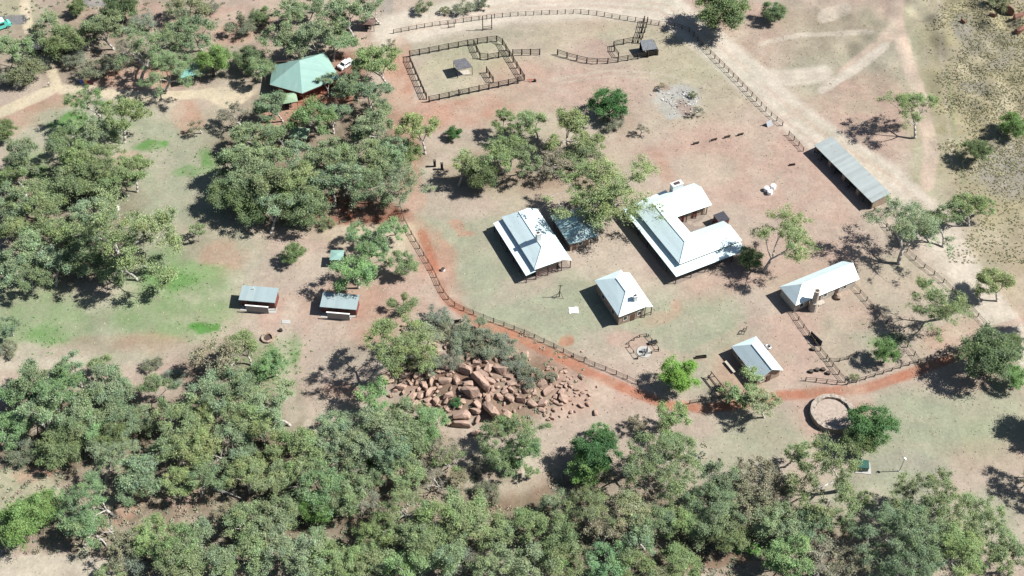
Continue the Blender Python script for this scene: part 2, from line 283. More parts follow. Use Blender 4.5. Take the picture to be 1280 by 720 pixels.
# (points, half width px, colour, strength, softness, object name or None)
ST = [
 ([(484,-20),(484,30),(486,66)],8,'grey',.6,.5,None),
 ([(486,40),(560,23),(640,8),(740,3),(830,8),(880,45),(930,90),(985,140),(1045,185),(1110,225),(1165,275),(1200,330),(1250,400),(1300,460)],20,'cream',1,.55,'dirt_road'),
 ([(985,135),(1040,170),(1110,222)],8,'pale',.6,.6,None),
 ([(1124,-20),(1120,25),(1132,70),(1146,110),(1156,150),(1164,190),(1160,230)],9,'track',1,.5,'dirt_track'),
 ([(1119,32),(1104,52),(1080,72),(1055,92)],8,'track',1,.5,'dirt_track'),([(1106,58),(1078,80),(1050,98),(1028,112)],5.5,'cream',1,.6,'dirt_track'),([(496,38),(560,20),(640,5),(740,0),(830,5),(885,45),(936,90),(990,138),(1050,182),(1114,221),(1170,272)],2.2,'redsoft',.22,1.2,None),([(500,44),(562,27),(642,12),(742,7),(824,13),(874,52),(923,98),(978,149),(1038,193),(1104,234)],2.0,'pink',.4,1.2,None),([(1118,0),(1116,30),(1128,72),(1142,112),(1151,150)],1.6,'pale',.5,.9,None),
 ([(940,95),(985,98),(1030,92)],10,'cream',.8,.6,None),
 ([(950,55),(1000,44),(1090,40)],3,'cream',.6,.6,None),
 ([(975,152),(1010,132),(1060,105)],5,'pink',.3,.8,None),
 ([(0,141),(40,124),(72,108),(64,88),(52,72),(38,50),(32,20),(31,-20)],6.5,'sand',1,.35,'sandy_path'),
 ([(76,112),(105,110),(130,117),(200,121),(262,117)],6,'sand',1,.35,'sandy_path'),
 ([(262,117),(280,128),(300,122)],8,'sand',.9,.4,None),
 ([(528,292),(540,330),(558,375),(600,403),(650,422),(700,447),(745,470),(790,489),(830,505),(880,511),(930,505),(980,494),(1040,490),(1080,486),(1120,473),(1170,455),(1215,440)],6.2,'red',.82,.9,'footpath'),
 ([(1186,430),(1230,415),(1280,400)],5,'pink',.6,.7,None),
 ([(-20,27),(28,24)],6,'asphalt',1,.3,'asphalt_road'),([(100,2),(128,3)],5,'asphalt',1,.3,None),
 ([(690,100),(760,88),(830,92),(880,110)],2,'pale',.5,.7,None),([(700,104),(770,94),(830,100)],1.2,'pale',.5,.7,None),
 ([(1172,-10),(1176,60),(1182,120),(1190,200)],2,'pale',.5,.7,None),([(1185,90),(1192,150),(1205,230)],2,'pgreen',.4,.7,None),
 ([(1030,20),(1055,12)],9,'cream',.5,.3,None),([(365,380),(352,430),(365,520)],9,'pale',.5,.7,None),([(385,400),(380,470),(395,525)],7,'pink',.4,.7,None),
 ([(500,60),(500,130),(505,190),(520,250)],14,'redsoft',.5,.6,None),([(870,440),(935,405),(1000,395)],5,'pink',.3,.8,None),
 ([(800,420),(820,440),(880,450)],5,'pink',.35,.8,None),([(640,600),(600,590),(560,590)],6,'brown',.5,.6,None),
 ([(108,690),(116,640),(150,620)],5,'straw',.7,.6,None),([(385,530),(400,545)],6,'pale',.8,.5,None),
]
def axis_coords(lo, hi, step, far):
    a = [lo]; s = step
    core = list(np.arange(lo, hi+step*.5, step)); out = []
    x = lo; s = step
    while x > lo-far: s *= 1.35; x -= s; out.append(x)
    out = out[::-1]; x = core[-1]; s = step; up = []
    while x < hi+far: s *= 1.35; x += s; up.append(x)
    return np.array(out+core+up)
GS = 0.45
gx_ = axis_coords(-142, 142, GS, 2500); gy_ = axis_coords(102, 288, GS, 2500)
X, Y = np.meshgrid(gx_, gy_); NX, NY = len(gx_), len(gy_)
def fade(X, Y): return np.clip(1-np.maximum(np.maximum(np.abs(X)-170, 0)/60, np.maximum(Y-320, 0)/60), 0, 1)
Z = hgt(X, Y) + .05*(fbm(X*.5, Y*.5, 31)-.5)
PX, PY = proj(X, Y, Z)
bad = (Y*FW[1]+(Z-CAM_H)*FW[2]) < 5
PX = np.where(bad, -9999, PX); PY = np.where(bad, 9999, PY)
wx = (fbm(X*.16, Y*.16, 41)-.5)*22 + (fbm(X*.7, Y*.7, 43, 3)-.5)*9
wy = (fbm(X*.16, Y*.16, 51)-.5)*14 + (fbm(X*.7, Y*.7, 53, 3)-.5)*6
QX = PX+wx; QY = PY+wy; RX = PX+wx*.18; RY = PY+wy*.18
COLR = np.empty(X.shape+(3,)); COLR[:] = alb(C_['tan'])
def mixin(w_, c):
    global COLR
    COLR = COLR*(1-w_[..., None]) + np.array(alb(C_[c]))*w_[..., None]
n1 = fbm(X*.045, Y*.045, 3); mixin(np.clip((n1-.5)*5, 0, 1)*.5, 'pink')
n2 = fbm(X*.05, Y*.05, 7); mixin(np.clip((n2-.52)*5, 0, 1)*.35, 'straw')
blotch = fbm(X*.35, Y*.35, 77, 4)
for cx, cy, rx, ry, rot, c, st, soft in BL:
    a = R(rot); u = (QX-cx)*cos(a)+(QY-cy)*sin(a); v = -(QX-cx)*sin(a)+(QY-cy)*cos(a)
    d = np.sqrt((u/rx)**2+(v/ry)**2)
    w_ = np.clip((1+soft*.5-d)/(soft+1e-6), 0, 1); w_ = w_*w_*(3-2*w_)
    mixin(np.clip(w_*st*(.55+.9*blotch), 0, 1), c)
def seg_dist(pts, QX, QY):
    best = np.full(QX.shape, 1e9)
    for (x0, y0), (x1, y1) in zip(pts[:-1], pts[1:]):
        dx, dy = x1-x0, y1-y0; t = np.clip(((QX-x0)*dx+(QY-y0)*dy)/(dx*dx+dy*dy), 0, 1)
        best = np.minimum(best, np.hypot(QX-x0-t*dx, QY-y0-t*dy))
    return best
ROADM = {}
for pts, hw, c, st, soft, nm in ST:
    d = seg_dist(pts, RX, RY)/hw
    w_ = np.clip((1+soft*.5-d)/soft, 0, 1); w_ = w_*w_*(3-2*w_)
    mixin(np.clip(w_*st*(.75+.5*blotch), 0, 1), c)
    if nm: ROADM[nm] = np.maximum(ROADM.get(nm, 0), (w_ > .5)*1.0)
n4 = fbm(X*.12, Y*.12, 61, 5); mixin(np.clip((n4-.52)*7, 0, 1)*.35, 'pale'); mixin(np.clip((.42-n4)*7, 0, 1)*.22, 'gg')
n5 = fbm(X*.5, Y*.5, 67, 4); mixin(np.clip((n5-.6)*8, 0, 1)*.10, 'brown')
# fine soil mottling
f1 = fbm(X*.9, Y*.9, 91, 3)-.5; f2 = fbm(X*.22, Y*.22, 95, 4)-.5
COLR *= (1+.22*f1+.30*f2)[..., None]
COLR = np.clip(COLR, .02, .8)

gm, t, n, b = newmat('soil')
at = n.new('ShaderNodeAttribute'); at.attribute_name = 'soil'
tc = n.new('ShaderNodeTexCoord')
def noise(scale, det=6, rough=.6):
    z = n.new('ShaderNodeTexNoise'); z.inputs['Scale'].default_value = scale; z.inputs['Detail'].default_value = det; z.inputs['Roughness'].default_value = rough
    t.links.new(tc.outputs['Object'], z.inputs['Vector']); return z
na = noise(1.6); nb = noise(.35, 8, .7)
mr = n.new('ShaderNodeMapRange'); mr.inputs['From Min'].default_value = .3; mr.inputs['From Max'].default_value = .7; mr.inputs['To Min'].default_value = .84; mr.inputs['To Max'].default_value = 1.11
t.links.new(na.outputs['Fac'], mr.inputs['Value'])
mr2 = n.new('ShaderNodeMapRange'); mr2.inputs['From Min'].default_value = .3; mr2.inputs['From Max'].default_value = .7; mr2.inputs['To Min'].default_value = .93; mr2.inputs['To Max'].default_value = 1.06
t.links.new(nb.outputs['Fac'], mr2.inputs['Value'])
mm = n.new('ShaderNodeMath'); mm.operation = 'MULTIPLY'; t.links.new(mr.outputs[0], mm.inputs[0]); t.links.new(mr2.outputs[0], mm.inputs[1])
vm = n.new('ShaderNodeVectorMath'); vm.operation = 'SCALE'; t.links.new(at.outputs['Color'], vm.inputs[0]); t.links.new(mm.outputs[0], vm.inputs['Scale'])
# scattered pebbles / dry stalks
vo = n.new('ShaderNodeTexVoronoi'); vo.inputs['Scale'].default_value = 1.3; t.links.new(tc.outputs['Object'], vo.inputs['Vector'])
rp = n.new('ShaderNodeValToRGB'); rp.color_ramp.elements[0].position = .10; rp.color_ramp.elements[0].color = (.62,.58,.54,1); rp.color_ramp.elements[1].position = .2; rp.color_ramp.elements[1].color = (1,1,1,1)
t.links.new(vo.outputs['Distance'], rp.inputs['Fac'])
mx = n.new('ShaderNodeMix'); mx.data_type = 'RGBA'; mx.blend_type = 'MULTIPLY'; mx.inputs['Factor'].default_value = .25
t.links.new(vm.outputs[0], mx.inputs['A']); t.links.new(rp.outputs['Color'], mx.inputs['B']); t.links.new(mx.outputs['Result'], b.inputs['Base Color'])
b.inputs['Roughness'].default_value = 1; b.inputs['Specular IOR Level'].default_value = .1
nc = noise(2.4, 6, .7); bp = n.new('ShaderNodeBump'); bp.inputs['Strength'].default_value = .5; bp.inputs['Distance'].default_value = .12
t.links.new(nc.outputs['Fac'], bp.inputs['Height']); t.links.new(bp.outputs['Normal'], b.inputs['Normal'])
def grid_mesh(name, verts, quads, colr):
    me = bpy.data.meshes.new(name); me.vertices.add(len(verts)); me.vertices.foreach_set('co', verts.astype(np.float32).ravel())
    me.loops.add(len(quads)*4); me.loops.foreach_set('vertex_index', quads.astype(np.int32).ravel())
    me.polygons.add(len(quads)); me.polygons.foreach_set('loop_start', np.arange(0, len(quads)*4, 4, dtype=np.int32)); me.polygons.foreach_set('loop_total', np.full(len(quads), 4, dtype=np.int32))
    me.update(calc_edges=True)
    ca = me.color_attributes.new('soil', 'FLOAT_COLOR', 'POINT')
    c4 = np.ones((len(verts), 4), np.float32); c4[:, :3] = colr; ca.data.foreach_set('color', c4.ravel())
    me.polygons.foreach_set('use_smooth', np.ones(len(quads), dtype=bool))
    me.materials.append(gm); o = bpy.data.objects.new(name, me); col.objects.link(o); return o
V = np.stack([X, Y, Z], -1).reshape(-1, 3); idx = np.arange(NX*NY).reshape(NY, NX)
Q = np.stack([idx[:-1, :-1], idx[:-1, 1:], idx[1:, 1:], idx[1:, :-1]], -1).reshape(-1, 4)
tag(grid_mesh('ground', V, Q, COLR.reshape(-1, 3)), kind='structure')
for nm, msk in ROADM.items():
    m_ = msk.reshape(-1) > .5; inside = ((PX > -60) & (PX < 1340) & (PY > -40) & (PY < 760)).reshape(-1)
    sel = (m_ & inside)[Q].all(1); q = Q[sel]
    if not len(q): continue
    used, inv = np.unique(q, return_inverse=True); vv = V[used].copy(); vv[:, 2] += .012
    tag(grid_mesh(nm, vv, inv.reshape(-1, 4), COLR.reshape(-1, 3)[used]), kind='structure')
# ---------------------------------------------------------------- buildings
def window(parent, x, y, z, w_, h_, face='S'):
    """shallow frame and pane on a wall facing local -y ('S') or -x ('W')"""
    f = MB(); g = MB()
    if face == 'S':
        f.box(x-w_/2-.08, y-.06, z-.08, x+w_/2+.08, y-.003, z); f.box(x-w_/2-.08, y-.06, z+h_, x+w_/2+.08, y-.003, z+h_+.08)
        f.box(x-w_/2-.08, y-.06, z, x-w_/2, y-.003, z+h_); f.box(x+w_/2, y-.06, z, x+w_/2+.08, y-.003, z+h_); g.box(x-w_/2, y-.03, z, x+w_/2, y-.004, z+h_)
    else:
        f.box(x-.06, y-w_/2-.08, z-.08, x-.003, y+w_/2+.08, z); f.box(x-.06, y-w_/2-.08, z+h_, x-.003, y+w_/2+.08, z+h_+.08)
        f.box(x-.06, y-w_/2-.08, z, x-.003, y-w_/2, z+h_); f.box(x-.06, y+w_/2, z, x-.003, y+w_/2+.08, z+h_); g.box(x-.03, y-w_/2, z, x-.004, y+w_/2, z+h_)
    o = f.build('window', M['whitecap'], parent); g.build('pane', M['glass'], o); return o
def door(parent, x, y, w_=.95, h_=2.0, face='S', mat='trim'):
    d = MB()
    if face == 'S': d.box(x-w_/2, y-.06, .02, x+w_/2, y-.003, h_)
    else: d.box(x-.06, y-w_/2, .02, x-.003, y+w_/2, h_)
    o = d.build('door', M[mat], parent); k = MB()
    if face == 'S': k.box(x+w_/2-.14, y-.1, .95, x+w_/2-.08, y-.061, 1.05)
    else: k.box(x-.1, y+w_/2-.14, .95, x-.061, y+w_/2-.08, 1.05)
    k.build('handle', M['steel'], o); return o
def post(parent, x, y, z1, w_=.14, mat='darktimber', z0=-.1, name='post'):
    return MB().box(x-w_/2, y-w_/2, z0, x+w_/2, y+w_/2, z1).build(name, M[mat], parent)
def chimney(parent, x, y, z0, z1, w_=.9, d_=.7, mat='palestone'):
    c = MB().box(x-w_/2, y-d_/2, z0, x+w_/2, y+d_/2, z1); c.box(x-w_/2-.08, y-d_/2-.08, z1, x+w_/2+.08, y+d_/2+.08, z1+.15)
    o = c.build('chimney', M[mat], parent); MB().box(x-w_/4, y-d_/4, z1+.151, x+w_/4, y+d_/4, z1+.3).build('chimney_pot', M['darkwall'], o); return o

# A: long verandah building
A = empty('homestead_barracks', (2.94, 178.21, 0), R(24.6), 'long white iron roofed building with a shaded verandah and tall ridge chimney', 'building', None)
MB().slab([(2,-.05,3.5),(8.7,-.05,3.6),(5.4,3.7,5.35)]).build('hip_end', M['white_x'], A); MB().slab([(8.7,17,3.6),(2,17,3.5),(5.4,15.2,5.35)]).build('hip_end', M['white_x'], A)
r = MB(); r.slab([(2,-.05,3.5),(5.4,3.7,5.35),(5.4,15.2,5.35),(2,17,3.5)]); r.slab([(8.7,17,3.6),(5.4,15.2,5.35),(5.4,3.7,5.35),(8.7,-.05,3.6)])
r.beam((5.4,3.7,5.38),(5.4,15.2,5.38),.22,.05); r.beam((5.4,3.7,5.38),(2,-.05,3.53),.18,.05); r.beam((5.4,3.7,5.38),(8.7,-.05,3.63),.18,.05)
r.build('roof', M['white_y'], A)
v = MB(); v.slab([(0,0,2.45),(2.3,0,2.8),(2.3,16.95,2.8),(0,16.95,2.45)]); v.build('verandah_roof', M['white_y'], A)
v = MB(); v.slab([(8.72,-.05,3.58),(10.69,-.05,2.45),(10.69,16.9,2.45),(8.72,16.9,3.58)]); v.build('verandah_roof', M['white_y'], A)
w_ = MB(); w_.box(2.3,2.0,-.1,8.4,16.6,3.3); w_.build('wall', M['stone'], A)
w_ = MB(); w_.box(2.75,.9,-.1,7.6,1.05,2.5); w_.build('porch_wall', M['pinkwall'], A)
for y in (.15,3.4,6.7,10,13.3,16.7): post(A,.15,y,2.38)
for x in (2.4,5.2,7.6,8.4,10.5): post(A,x,.15,2.5 if x > 10 else 3.28)
for y in (4,8.2,12.4,16.7): post(A,10.5,y,2.4)
MB().box(2.4,.1,.9,8.4,.2,1.0).box(2.4,.1,2.6,8.4,.2,2.72).build('handrail', M['darktimber'], A)
for y in (5,9,13.5): window(A,2.3,y,1.0,.9,1.3,'W')
for y in (7,11.5): door(A,2.3,y,face='W')
window(A,4.2,2.0,1.0,.9,1.2); door(A,6.5,2.0)
chimney(A,5.6,5.9,4.7,7.3,1.0,.9,'whitewash')
MB().box(0,0,-.1,10.6,16.9,.06).build('floor', M['paver'], A)

# B: small blue-grey hut
B = empty('stone_hut', (12.32, 187.64, 0), R(24.2), 'small stone hut with weathered blue grey iron roof, between the verandah building and the homestead', 'building')
r = MB(); r.slab([(-.2,-.5,2.5),(6.9,-.7,2.5),(4.3,2.2,4.0)]).slab([(7.1,8.9,2.5),(-.2,9.1,2.5),(3.7,7.0,4.0)]).slab([(-.2,-.5,2.5),(4.3,2.2,4.0),(3.7,7,4.0),(-.2,9.1,2.5)]).slab([(6.9,-.7,2.5),(7.1,8.9,2.5),(3.7,7,4.0),(4.3,2.2,4.0)])
r.build('roof', M['old_y'], B)
MB().box(.2,-.2,-.1,4.6,8.4,2.45).build('wall', M['stone'], B)
window(B,2.6,-.2,1.0,.8,.8)
for x, y in ((5.0,-.3),(6.7,-.3),(6.7,4),(6.7,8.3)): post(B,x,y,2.45)
door(B,1.2,-.2,.8,1.9)
chimney(B,2.4,9.2,-.1,4.9,.9,.8)

# H: U-shaped homestead
H = empty('homestead', (34.44, 177.91, 0), R(26.4), 'large U-shaped homestead with bright white iron roofs round a courtyard', 'building')
r = MB(); ez = 3.6
r.slab([(1.9,1.9,ez),(5.2,5.5,5.5),(5.0,18.5,5.5),(1.6,21.6,ez)])                                     # SW wing, outer
r.slab([(9.2,9.3,3.0),(9.0,14.6,3.0),(5.0,18.5,5.5),(5.2,5.5,5.5)])
roofH = r.build('roof', M['white_y'], H)
r = MB(); r.slab([(1.9,1.9,ez),(17.5,1.9,ez),(16.4,5.4,5.5),(5.2,5.5,5.5)])                            # SE wing, outer
r.slab([(17.5,9.1,3.0),(9.2,9.3,3.0),(5.2,5.5,5.5),(16.4,5.4,5.5)]); r.slab([(17.5,1.9,ez),(17.5,9.1,3.0),(16.4,5.4,5.5)])
r.slab([(9.0,14.6,3.0),(17.9,14.4,3.0),(17.3,18.4,5.3),(5.0,18.5,5.5)])                                # NW wing
r.slab([(1.6,21.6,ez),(5.0,18.5,5.5),(17.3,18.4,5.3),(17.6,21.6,ez)]); 
r.beam((5.2,5.5,5.53),(16.4,5.4,5.53),.2,.05); r.beam((5.0,18.5,5.53),(17.3,18.4,5.33),.2,.05); r.beam((5.2,5.5,5.53),(5.0,18.5,5.53),.2,.05); r.beam((1.9,1.9,3.63),(5.2,5.5,5.53),.18,.05)
r.build('wing_roof', M['white_x'], roofH)
v = MB(); v.slab([(0,0,2.45),(2.2,2.2,2.85),(2.1,21.5,2.85),(-.1,22.6,2.45)]); v.build('verandah_roof', M['white_y'], H)
v = MB(); v.slab([(0,0,2.45),(17.4,-.1,2.45),(17.4,2.2,2.85),(2.2,2.2,2.85)]); v.build('verandah_roof', M['white_x'], H)
v = MB(); v.slab([(2.1,21.3,2.9),(11.5,21.3,2.9),(11.5,23.4,2.5),(-.1,22.6,2.45)]); v.build('verandah_roof', M['white_x'], H)
w_ = MB(); w_.box(2.3,2.3,-.1,8.6,21.2,3.3).box(8.6,2.3,-.1,16.9,8.6,2.95).box(8.6,15.2,-.1,16.9,21.2,2.95); w_.build('wall', M['stone'], H)
for y in (.2,4,8,12,16,20,22.2): post(H,.2,y,2.4)
for x in (4,7.5,11,14.2,17.2): post(H,x,.2,2.4)
for x in (9.3,11.8,14.3,17): post(H,x,14.8,2.95)
for x in (9.5,12,14.5,17): post(H,x,9.0,2.95)
for x in (5,9.5,14): window(H,x,2.3,1,.9,1.2)
for x in (7.2,12): door(H,x,2.3)
for y in (5,10,15,19): window(H,2.3,y,1,.9,1.3,'W')
for y in (7.5,13): door(H,2.3,y,face='W')
door(H,11,15.2,.9,2,'S','redwall'); door(H,14,15.2,.9,2,'S','redwall')
chimney(H,13.0,21.6,-.1,5.3,2.6,1.3,'whitewash')
MB().box(0,0,-.1,17.4,22.4,.05).build('floor', M['paver'], H)
TK = empty('dark_roofed_lean_to', (0,0,0), 0, 'small black flat roofed pump shed at the open end of the homestead courtyard', 'shed')
TK.matrix_world = H.matrix_basis @ Matrix.Translation((16.9, 9.6, 0))
MB().slab([(0,0,2.1),(2.7,0,2.1),(2.7,2.6,2.3),(0,2.6,2.3)],.1).build('roof', M['shade'], TK)
MB().box(.1,.1,-.1,2.6,.2,2.0).box(.1,.2,-.1,.2,2.5,2.0).box(.2,2.4,-.1,2.6,2.5,2.1).build('wall', M['redwall'], TK)
post(TK,2.5,.2,2.05)
TK.location.z = 0

# C: square cottage
Cc = empty('white_roofed_cottage', (21.72,166.13,0), R(24.2), 'compact square cottage with hipped white iron roof, below the verandah building', 'building')
r = MB(); e=3.3
r.slab([(0,0,e),(3.5,3.9,5.5),(3.4,8.0,5.5),(0,11,e)]).slab([(6.3,0,e+.3),(6.3,11.2,e+.3),(3.4,8,5.5),(3.5,3.9,5.5)])
rc = r.build('roof', M['white_y'], Cc)
MB().slab([(6.3,11.2,e+.3),(0,11,e),(3.4,8,5.5)]).build('hip_end', M['white_x'], rc)
r = MB(); r.slab([(0,0,e),(6.3,0,e+.3),(3.5,3.9,5.5)])
r.beam((3.5,3.9,5.53),(3.4,8,5.53),.2,.05); r.beam((3.5,3.9,5.53),(0,0,e+.03),.16,.05); r.build('hip_end', M['white_x'], rc)
v = MB(); v.slab([(6.25,.1,3.45),(8.0,.1,2.6),(8.0,10.4,2.6),(6.25,10.4,3.45)]); v.build('verandah_roof', M['white_y'], Cc)
MB().box(.35,.5,-.1,6.1,10.5,3.3).build('wall', M['stone'], Cc)
for y in (.3,3.6,6.9,10.2): post(Cc,7.8,y,2.6)
post(Cc,6.2,.2,3.3)
MB().box(6.2,.25,.8,7.8,.35,.9).build('handrail', M['darktimber'], Cc)
door(Cc,3.6,.5); window(Cc,1.8,.5,1,.8,1.1); window(Cc,5.1,.5,1,.8,1.1)
for y in (3,7.5): window(Cc,.35,y,1,.9,1.2,'W')
chimney(Cc,4.6,1.9,4.0,5.7,.8,.7,'whitewash')

# D: small grey gabled hut
D = empty('grey_roofed_cottage', (48.12,150.61,0), R(26.4), 'small cottage with pale grey gabled roof, nearest the orange walking path', 'building')
r = MB(); e=2.3
r.slab([(0,0,e),(3,0,4.2),(3.0,7.1,4.2),(0,9.7,e)]); r.slab([(6,0,e),(6,9.7,e),(3.0,7.1,4.2),(3,0,4.2)]); r.beam((3,0,4.23),(3,7.1,4.23),.2,.05)
rd = r.build('roof', M['grey_y'], D); MB().slab([(0,9.7,e),(3,7.1,4.2),(6,9.7,e)]).build('hip_end', M['white_x'], rd)
w_ = MB(); w_.box(.4,.5,-.1,5.6,9.2,2.35); w_.wallpoly((.4,.45),(5.6,.45),2.2,[(0,2.3),(.5,4.05),(1,2.3)],.25); w_.build('wall', M['stone'], D)
door(D,3,.45); window(D,1.4,.45,.9,.7,.9); window(D,.4,3,1,.8,1,'W'); window(D,.4,7,1,.8,1,'W')
MB().box(-.02,-.02,2.2,.12,9.6,2.29).build('gutter', M['trim'], D)

# E: stone cottage with big chimney
E_ = empty('kitchen_cottage', (58.26,169.77,0), R(26.9), 'long stone cottage with white roof and a fat round stone chimney on its front', 'building')
r = MB(); e=2.65
r.slab([(0,0,e),(16.2,0,e),(16.2,2.9,4.8),(3.2,2.9,4.8)]); r.slab([(16.2,5.8,e),(0,5.8,e),(3.2,2.9,4.8),(16.2,2.9,4.8)]); r.beam((3.2,2.9,4.83),(16.2,2.9,4.83),.2,.05)
re_ = r.build('roof', M['white_x'], E_); MB().slab([(0,5.8,e),(0,0,e),(3.2,2.9,4.8)]).build('hip_end', M['grey_y'], re_)
w_ = MB(); w_.box(.4,.4,-.1,15.8,5.4,2.6); w_.wallpoly((15.75,.4),(15.75,5.4),2.5,[(0,2.6),(.5,4.65),(1,2.6)],.25); w_.build('wall', M['palestone'], E_)
for x in (2,8,13): window(E_,x,.4,.9,.8,1)
door(E_,6.4,.4); door(E_,11,.4)
c = MB(); c.tube((4.3,-.7,-.2),(4.3,-.7,2.4),1.0,.85,14).tube((4.3,-.7,2.4),(4.3,-.7,5.6),.66,.56,14).tube((4.3,-.7,5.6),(4.3,-.7,5.8),.64,.64,14)
ch = c.build('chimney', M['palestone'], E_); MB().tube((4.3,-.7,5.801),(4.3,-.7,5.86),.36,.36,10).build('flue', M['darkwall'], ch)
MB().box(5.8,-.8,-.1,7.4,.3,.5).build('stone_bench', M['palestone'], E_)

# F: long open fronted shed
F = empty('open_fronted_shed', (79.65,199.83,0), R(27.5), 'long open fronted cart shed with a single sloping grey roof, beside the dirt road', 'shed')
MB().slab([(0,0,2.6),(4.9,0,3.3),(4.9,21.3,3.3),(0,21.3,2.6)],.1).build('roof', M['shed_y'], F)
w_ = MB().box(4.5,.2,-.1,4.75,21.1,2.95).box(.6,.2,-.1,4.5,.45,2.35).box(.6,20.85,-.1,4.5,21.1,2.35); w_.build('wall', M['stone'], F)
for y in (5.4,10.6,15.8): MB().box(.5,y-.5,-.1,4.5,y+.5,2.3).build('partition', M['stone'], F)
for y in (.3,2.9,8.1,13.3,18.4,21): post(F,.3,y,2.25)
for k,(y,s) in enumerate(((7.9,1.0),(13.2,.9),(18.4,1.0))):
    cx,cy = F.matrix_basis @ Vector((2.0,y,0)) if False else (0,0)
    q = Matrix.Translation(F.location) @ Matrix.Rotation(R(27.5),4,'Z') @ Vector((1.9,y,0))
    ct = empty('timber_cart', (q.x,q.y,0), R(27.5), 'old timber cart in the %s bay of the long open shed' % ('near','middle','far')[k], 'cart', 'carts in the long shed')
    MB().box(-1.2,-.7,.75,1.2,.7,.85).box(-1.2,-.72,.85,1.2,-.66,1.2).box(-1.2,.66,.85,1.2,.72,1.2).build('tray', M['timber'], ct)
    for sy in (-.82,.82):
        wh = MB().ring((0,sy,.6),.55,.05,16,'y')
        for a in range(6): wh.beam((0,sy,.6),(.53*cos(a*pi/3),sy,.6+.53*sin(a*pi/3)),.05,.05)
        wh.build('wheel', M['darktimber'], ct)
    MB().beam((-1.2,-.3,.75),(-2.5,-.3,.35),.08,.08).beam((-1.2,.3,.75),(-2.5,.3,.35),.08,.08).build('shaft', M['timber'], ct)

# ablution sheds
def ablution(loc, ang, label, b_):
    t = empty('amenities_shed', (*loc,0), R(ang), label, 'shed', 'amenities sheds')
    MB().slab([(0,0,2.5),(7.65,0,2.5),(7.65,3.7,2.95),(0,3.7,2.95)],.14).build('roof', M['blue_y'], t)
    MB().box(.25,.6,-.1,7.4,.75,2.45).box(.25,.75,-.1,.4,3.5,2.5).box(7.25,.75,-.1,7.4,3.5,2.5).box(.4,3.35,-.1,7.25,3.5,2.8).build('wall', M['redwall'], t)
    for x in (1.9,3.2,5.6): door(t,x,.6,.8,2.0,'S','darkwall')
    sc = MB().box(1.6,-.95,-.05,6.3,-.80,1.95).build('privacy_screen', M['creampanel'], t)
    MB().box(1.5,-1.0,1.951,6.4,-.72,2.05).build('screen_capping', M['whitecap'], sc)
    post(t,.2,.1,2.5,.1,'trim'); post(t,7.4,.1,2.5,.1,'trim')
    MB().tube((2.6,2.9,2.7),(2.6,2.9,3.5),.06,.06,8).build('vent_pipe', M['whitecap'], t)
    MB().box(.1,-.7,-.1,7.6,.6,.05).build('apron', M['concrete'], t)
    return t
ablution((-56.45,171.47),-6.28,'left of two red-brown amenities sheds with flat blue grey roofs',0)
ablution((-39.51,169.6),-6.4,'right of two red-brown amenities sheds, tree shadow across its blue grey roof',0)

# green roofed pavilion
gp = empty('green_roofed_pavilion', (-58.9,240.0,0), 0, 'large pale green roofed pavilion among trees at upper left', 'building')
def g_(x,y,z): return (x+58.9, y-240.0, z)
a1,a2,a3,a4,a5 = g_(-58.6,240,3.0),g_(-50.4,236.7,3.0),g_(-41.9,242.6,3.0),g_(-46.5,252.3,3.2),g_(-58.8,247.5,3.0)
pk,pk2 = g_(-51.6,245.2,6.2),g_(-48.4,247.0,6.0)
r = MB(); r.slab([a1,a2,pk]).slab([a5,a1,pk]); rg = r.build('roof', M['green'], gp)
r = MB(); r.slab([a2,a3,pk2,pk]).slab([a3,a4,pk2]).slab([a4,a5,pk,pk2]); r.build('roof_side', M['greenx'], rg)
MB().beam((a1[0],a1[1],2.9),(a2[0],a2[1],2.9),.12,.2).beam((a2[0],a2[1],2.9),(a3[0],a3[1],2.9),.12,.2).build('fascia', M['trim'], gp)
cen = (7.5,5.0)
w_ = MB(); wp = [(p[0]+(cen[0]-p[0])*.16, p[1]+(cen[1]-p[1])*.16) for p in (a1,a2,a3,a4,a5)]
for i in range(5): w_.wallpoly(wp[i],wp[(i+1)%5],-.1,[(0,2.9),(1,2.9)],.2)
w_.build('wall', M['redwall'], gp)
for p in (a1,a2,a3,a4,a5): post(gp,p[0]*.96+cen[0]*.04,p[1]*.96+cen[1]*.04,2.9,.16,'trim')
for q in (.3,.7): 
    x=a2[0]+(a3[0]-a2[0])*q*.96; y=a2[1]+(a3[1]-a2[1])*q+.3; post(gp,x,y,2.9,.14,'trim')
MB().beam((.8,7.8,3.6),(4.0,6.8,4.6),.7,.5).build('roof_vent', M['darkwall'], gp); MB().tube((7.0,7.6,5),(7.0,7.6,6.4),.3,.3,8).build('flue', M['darkwall'], gp)

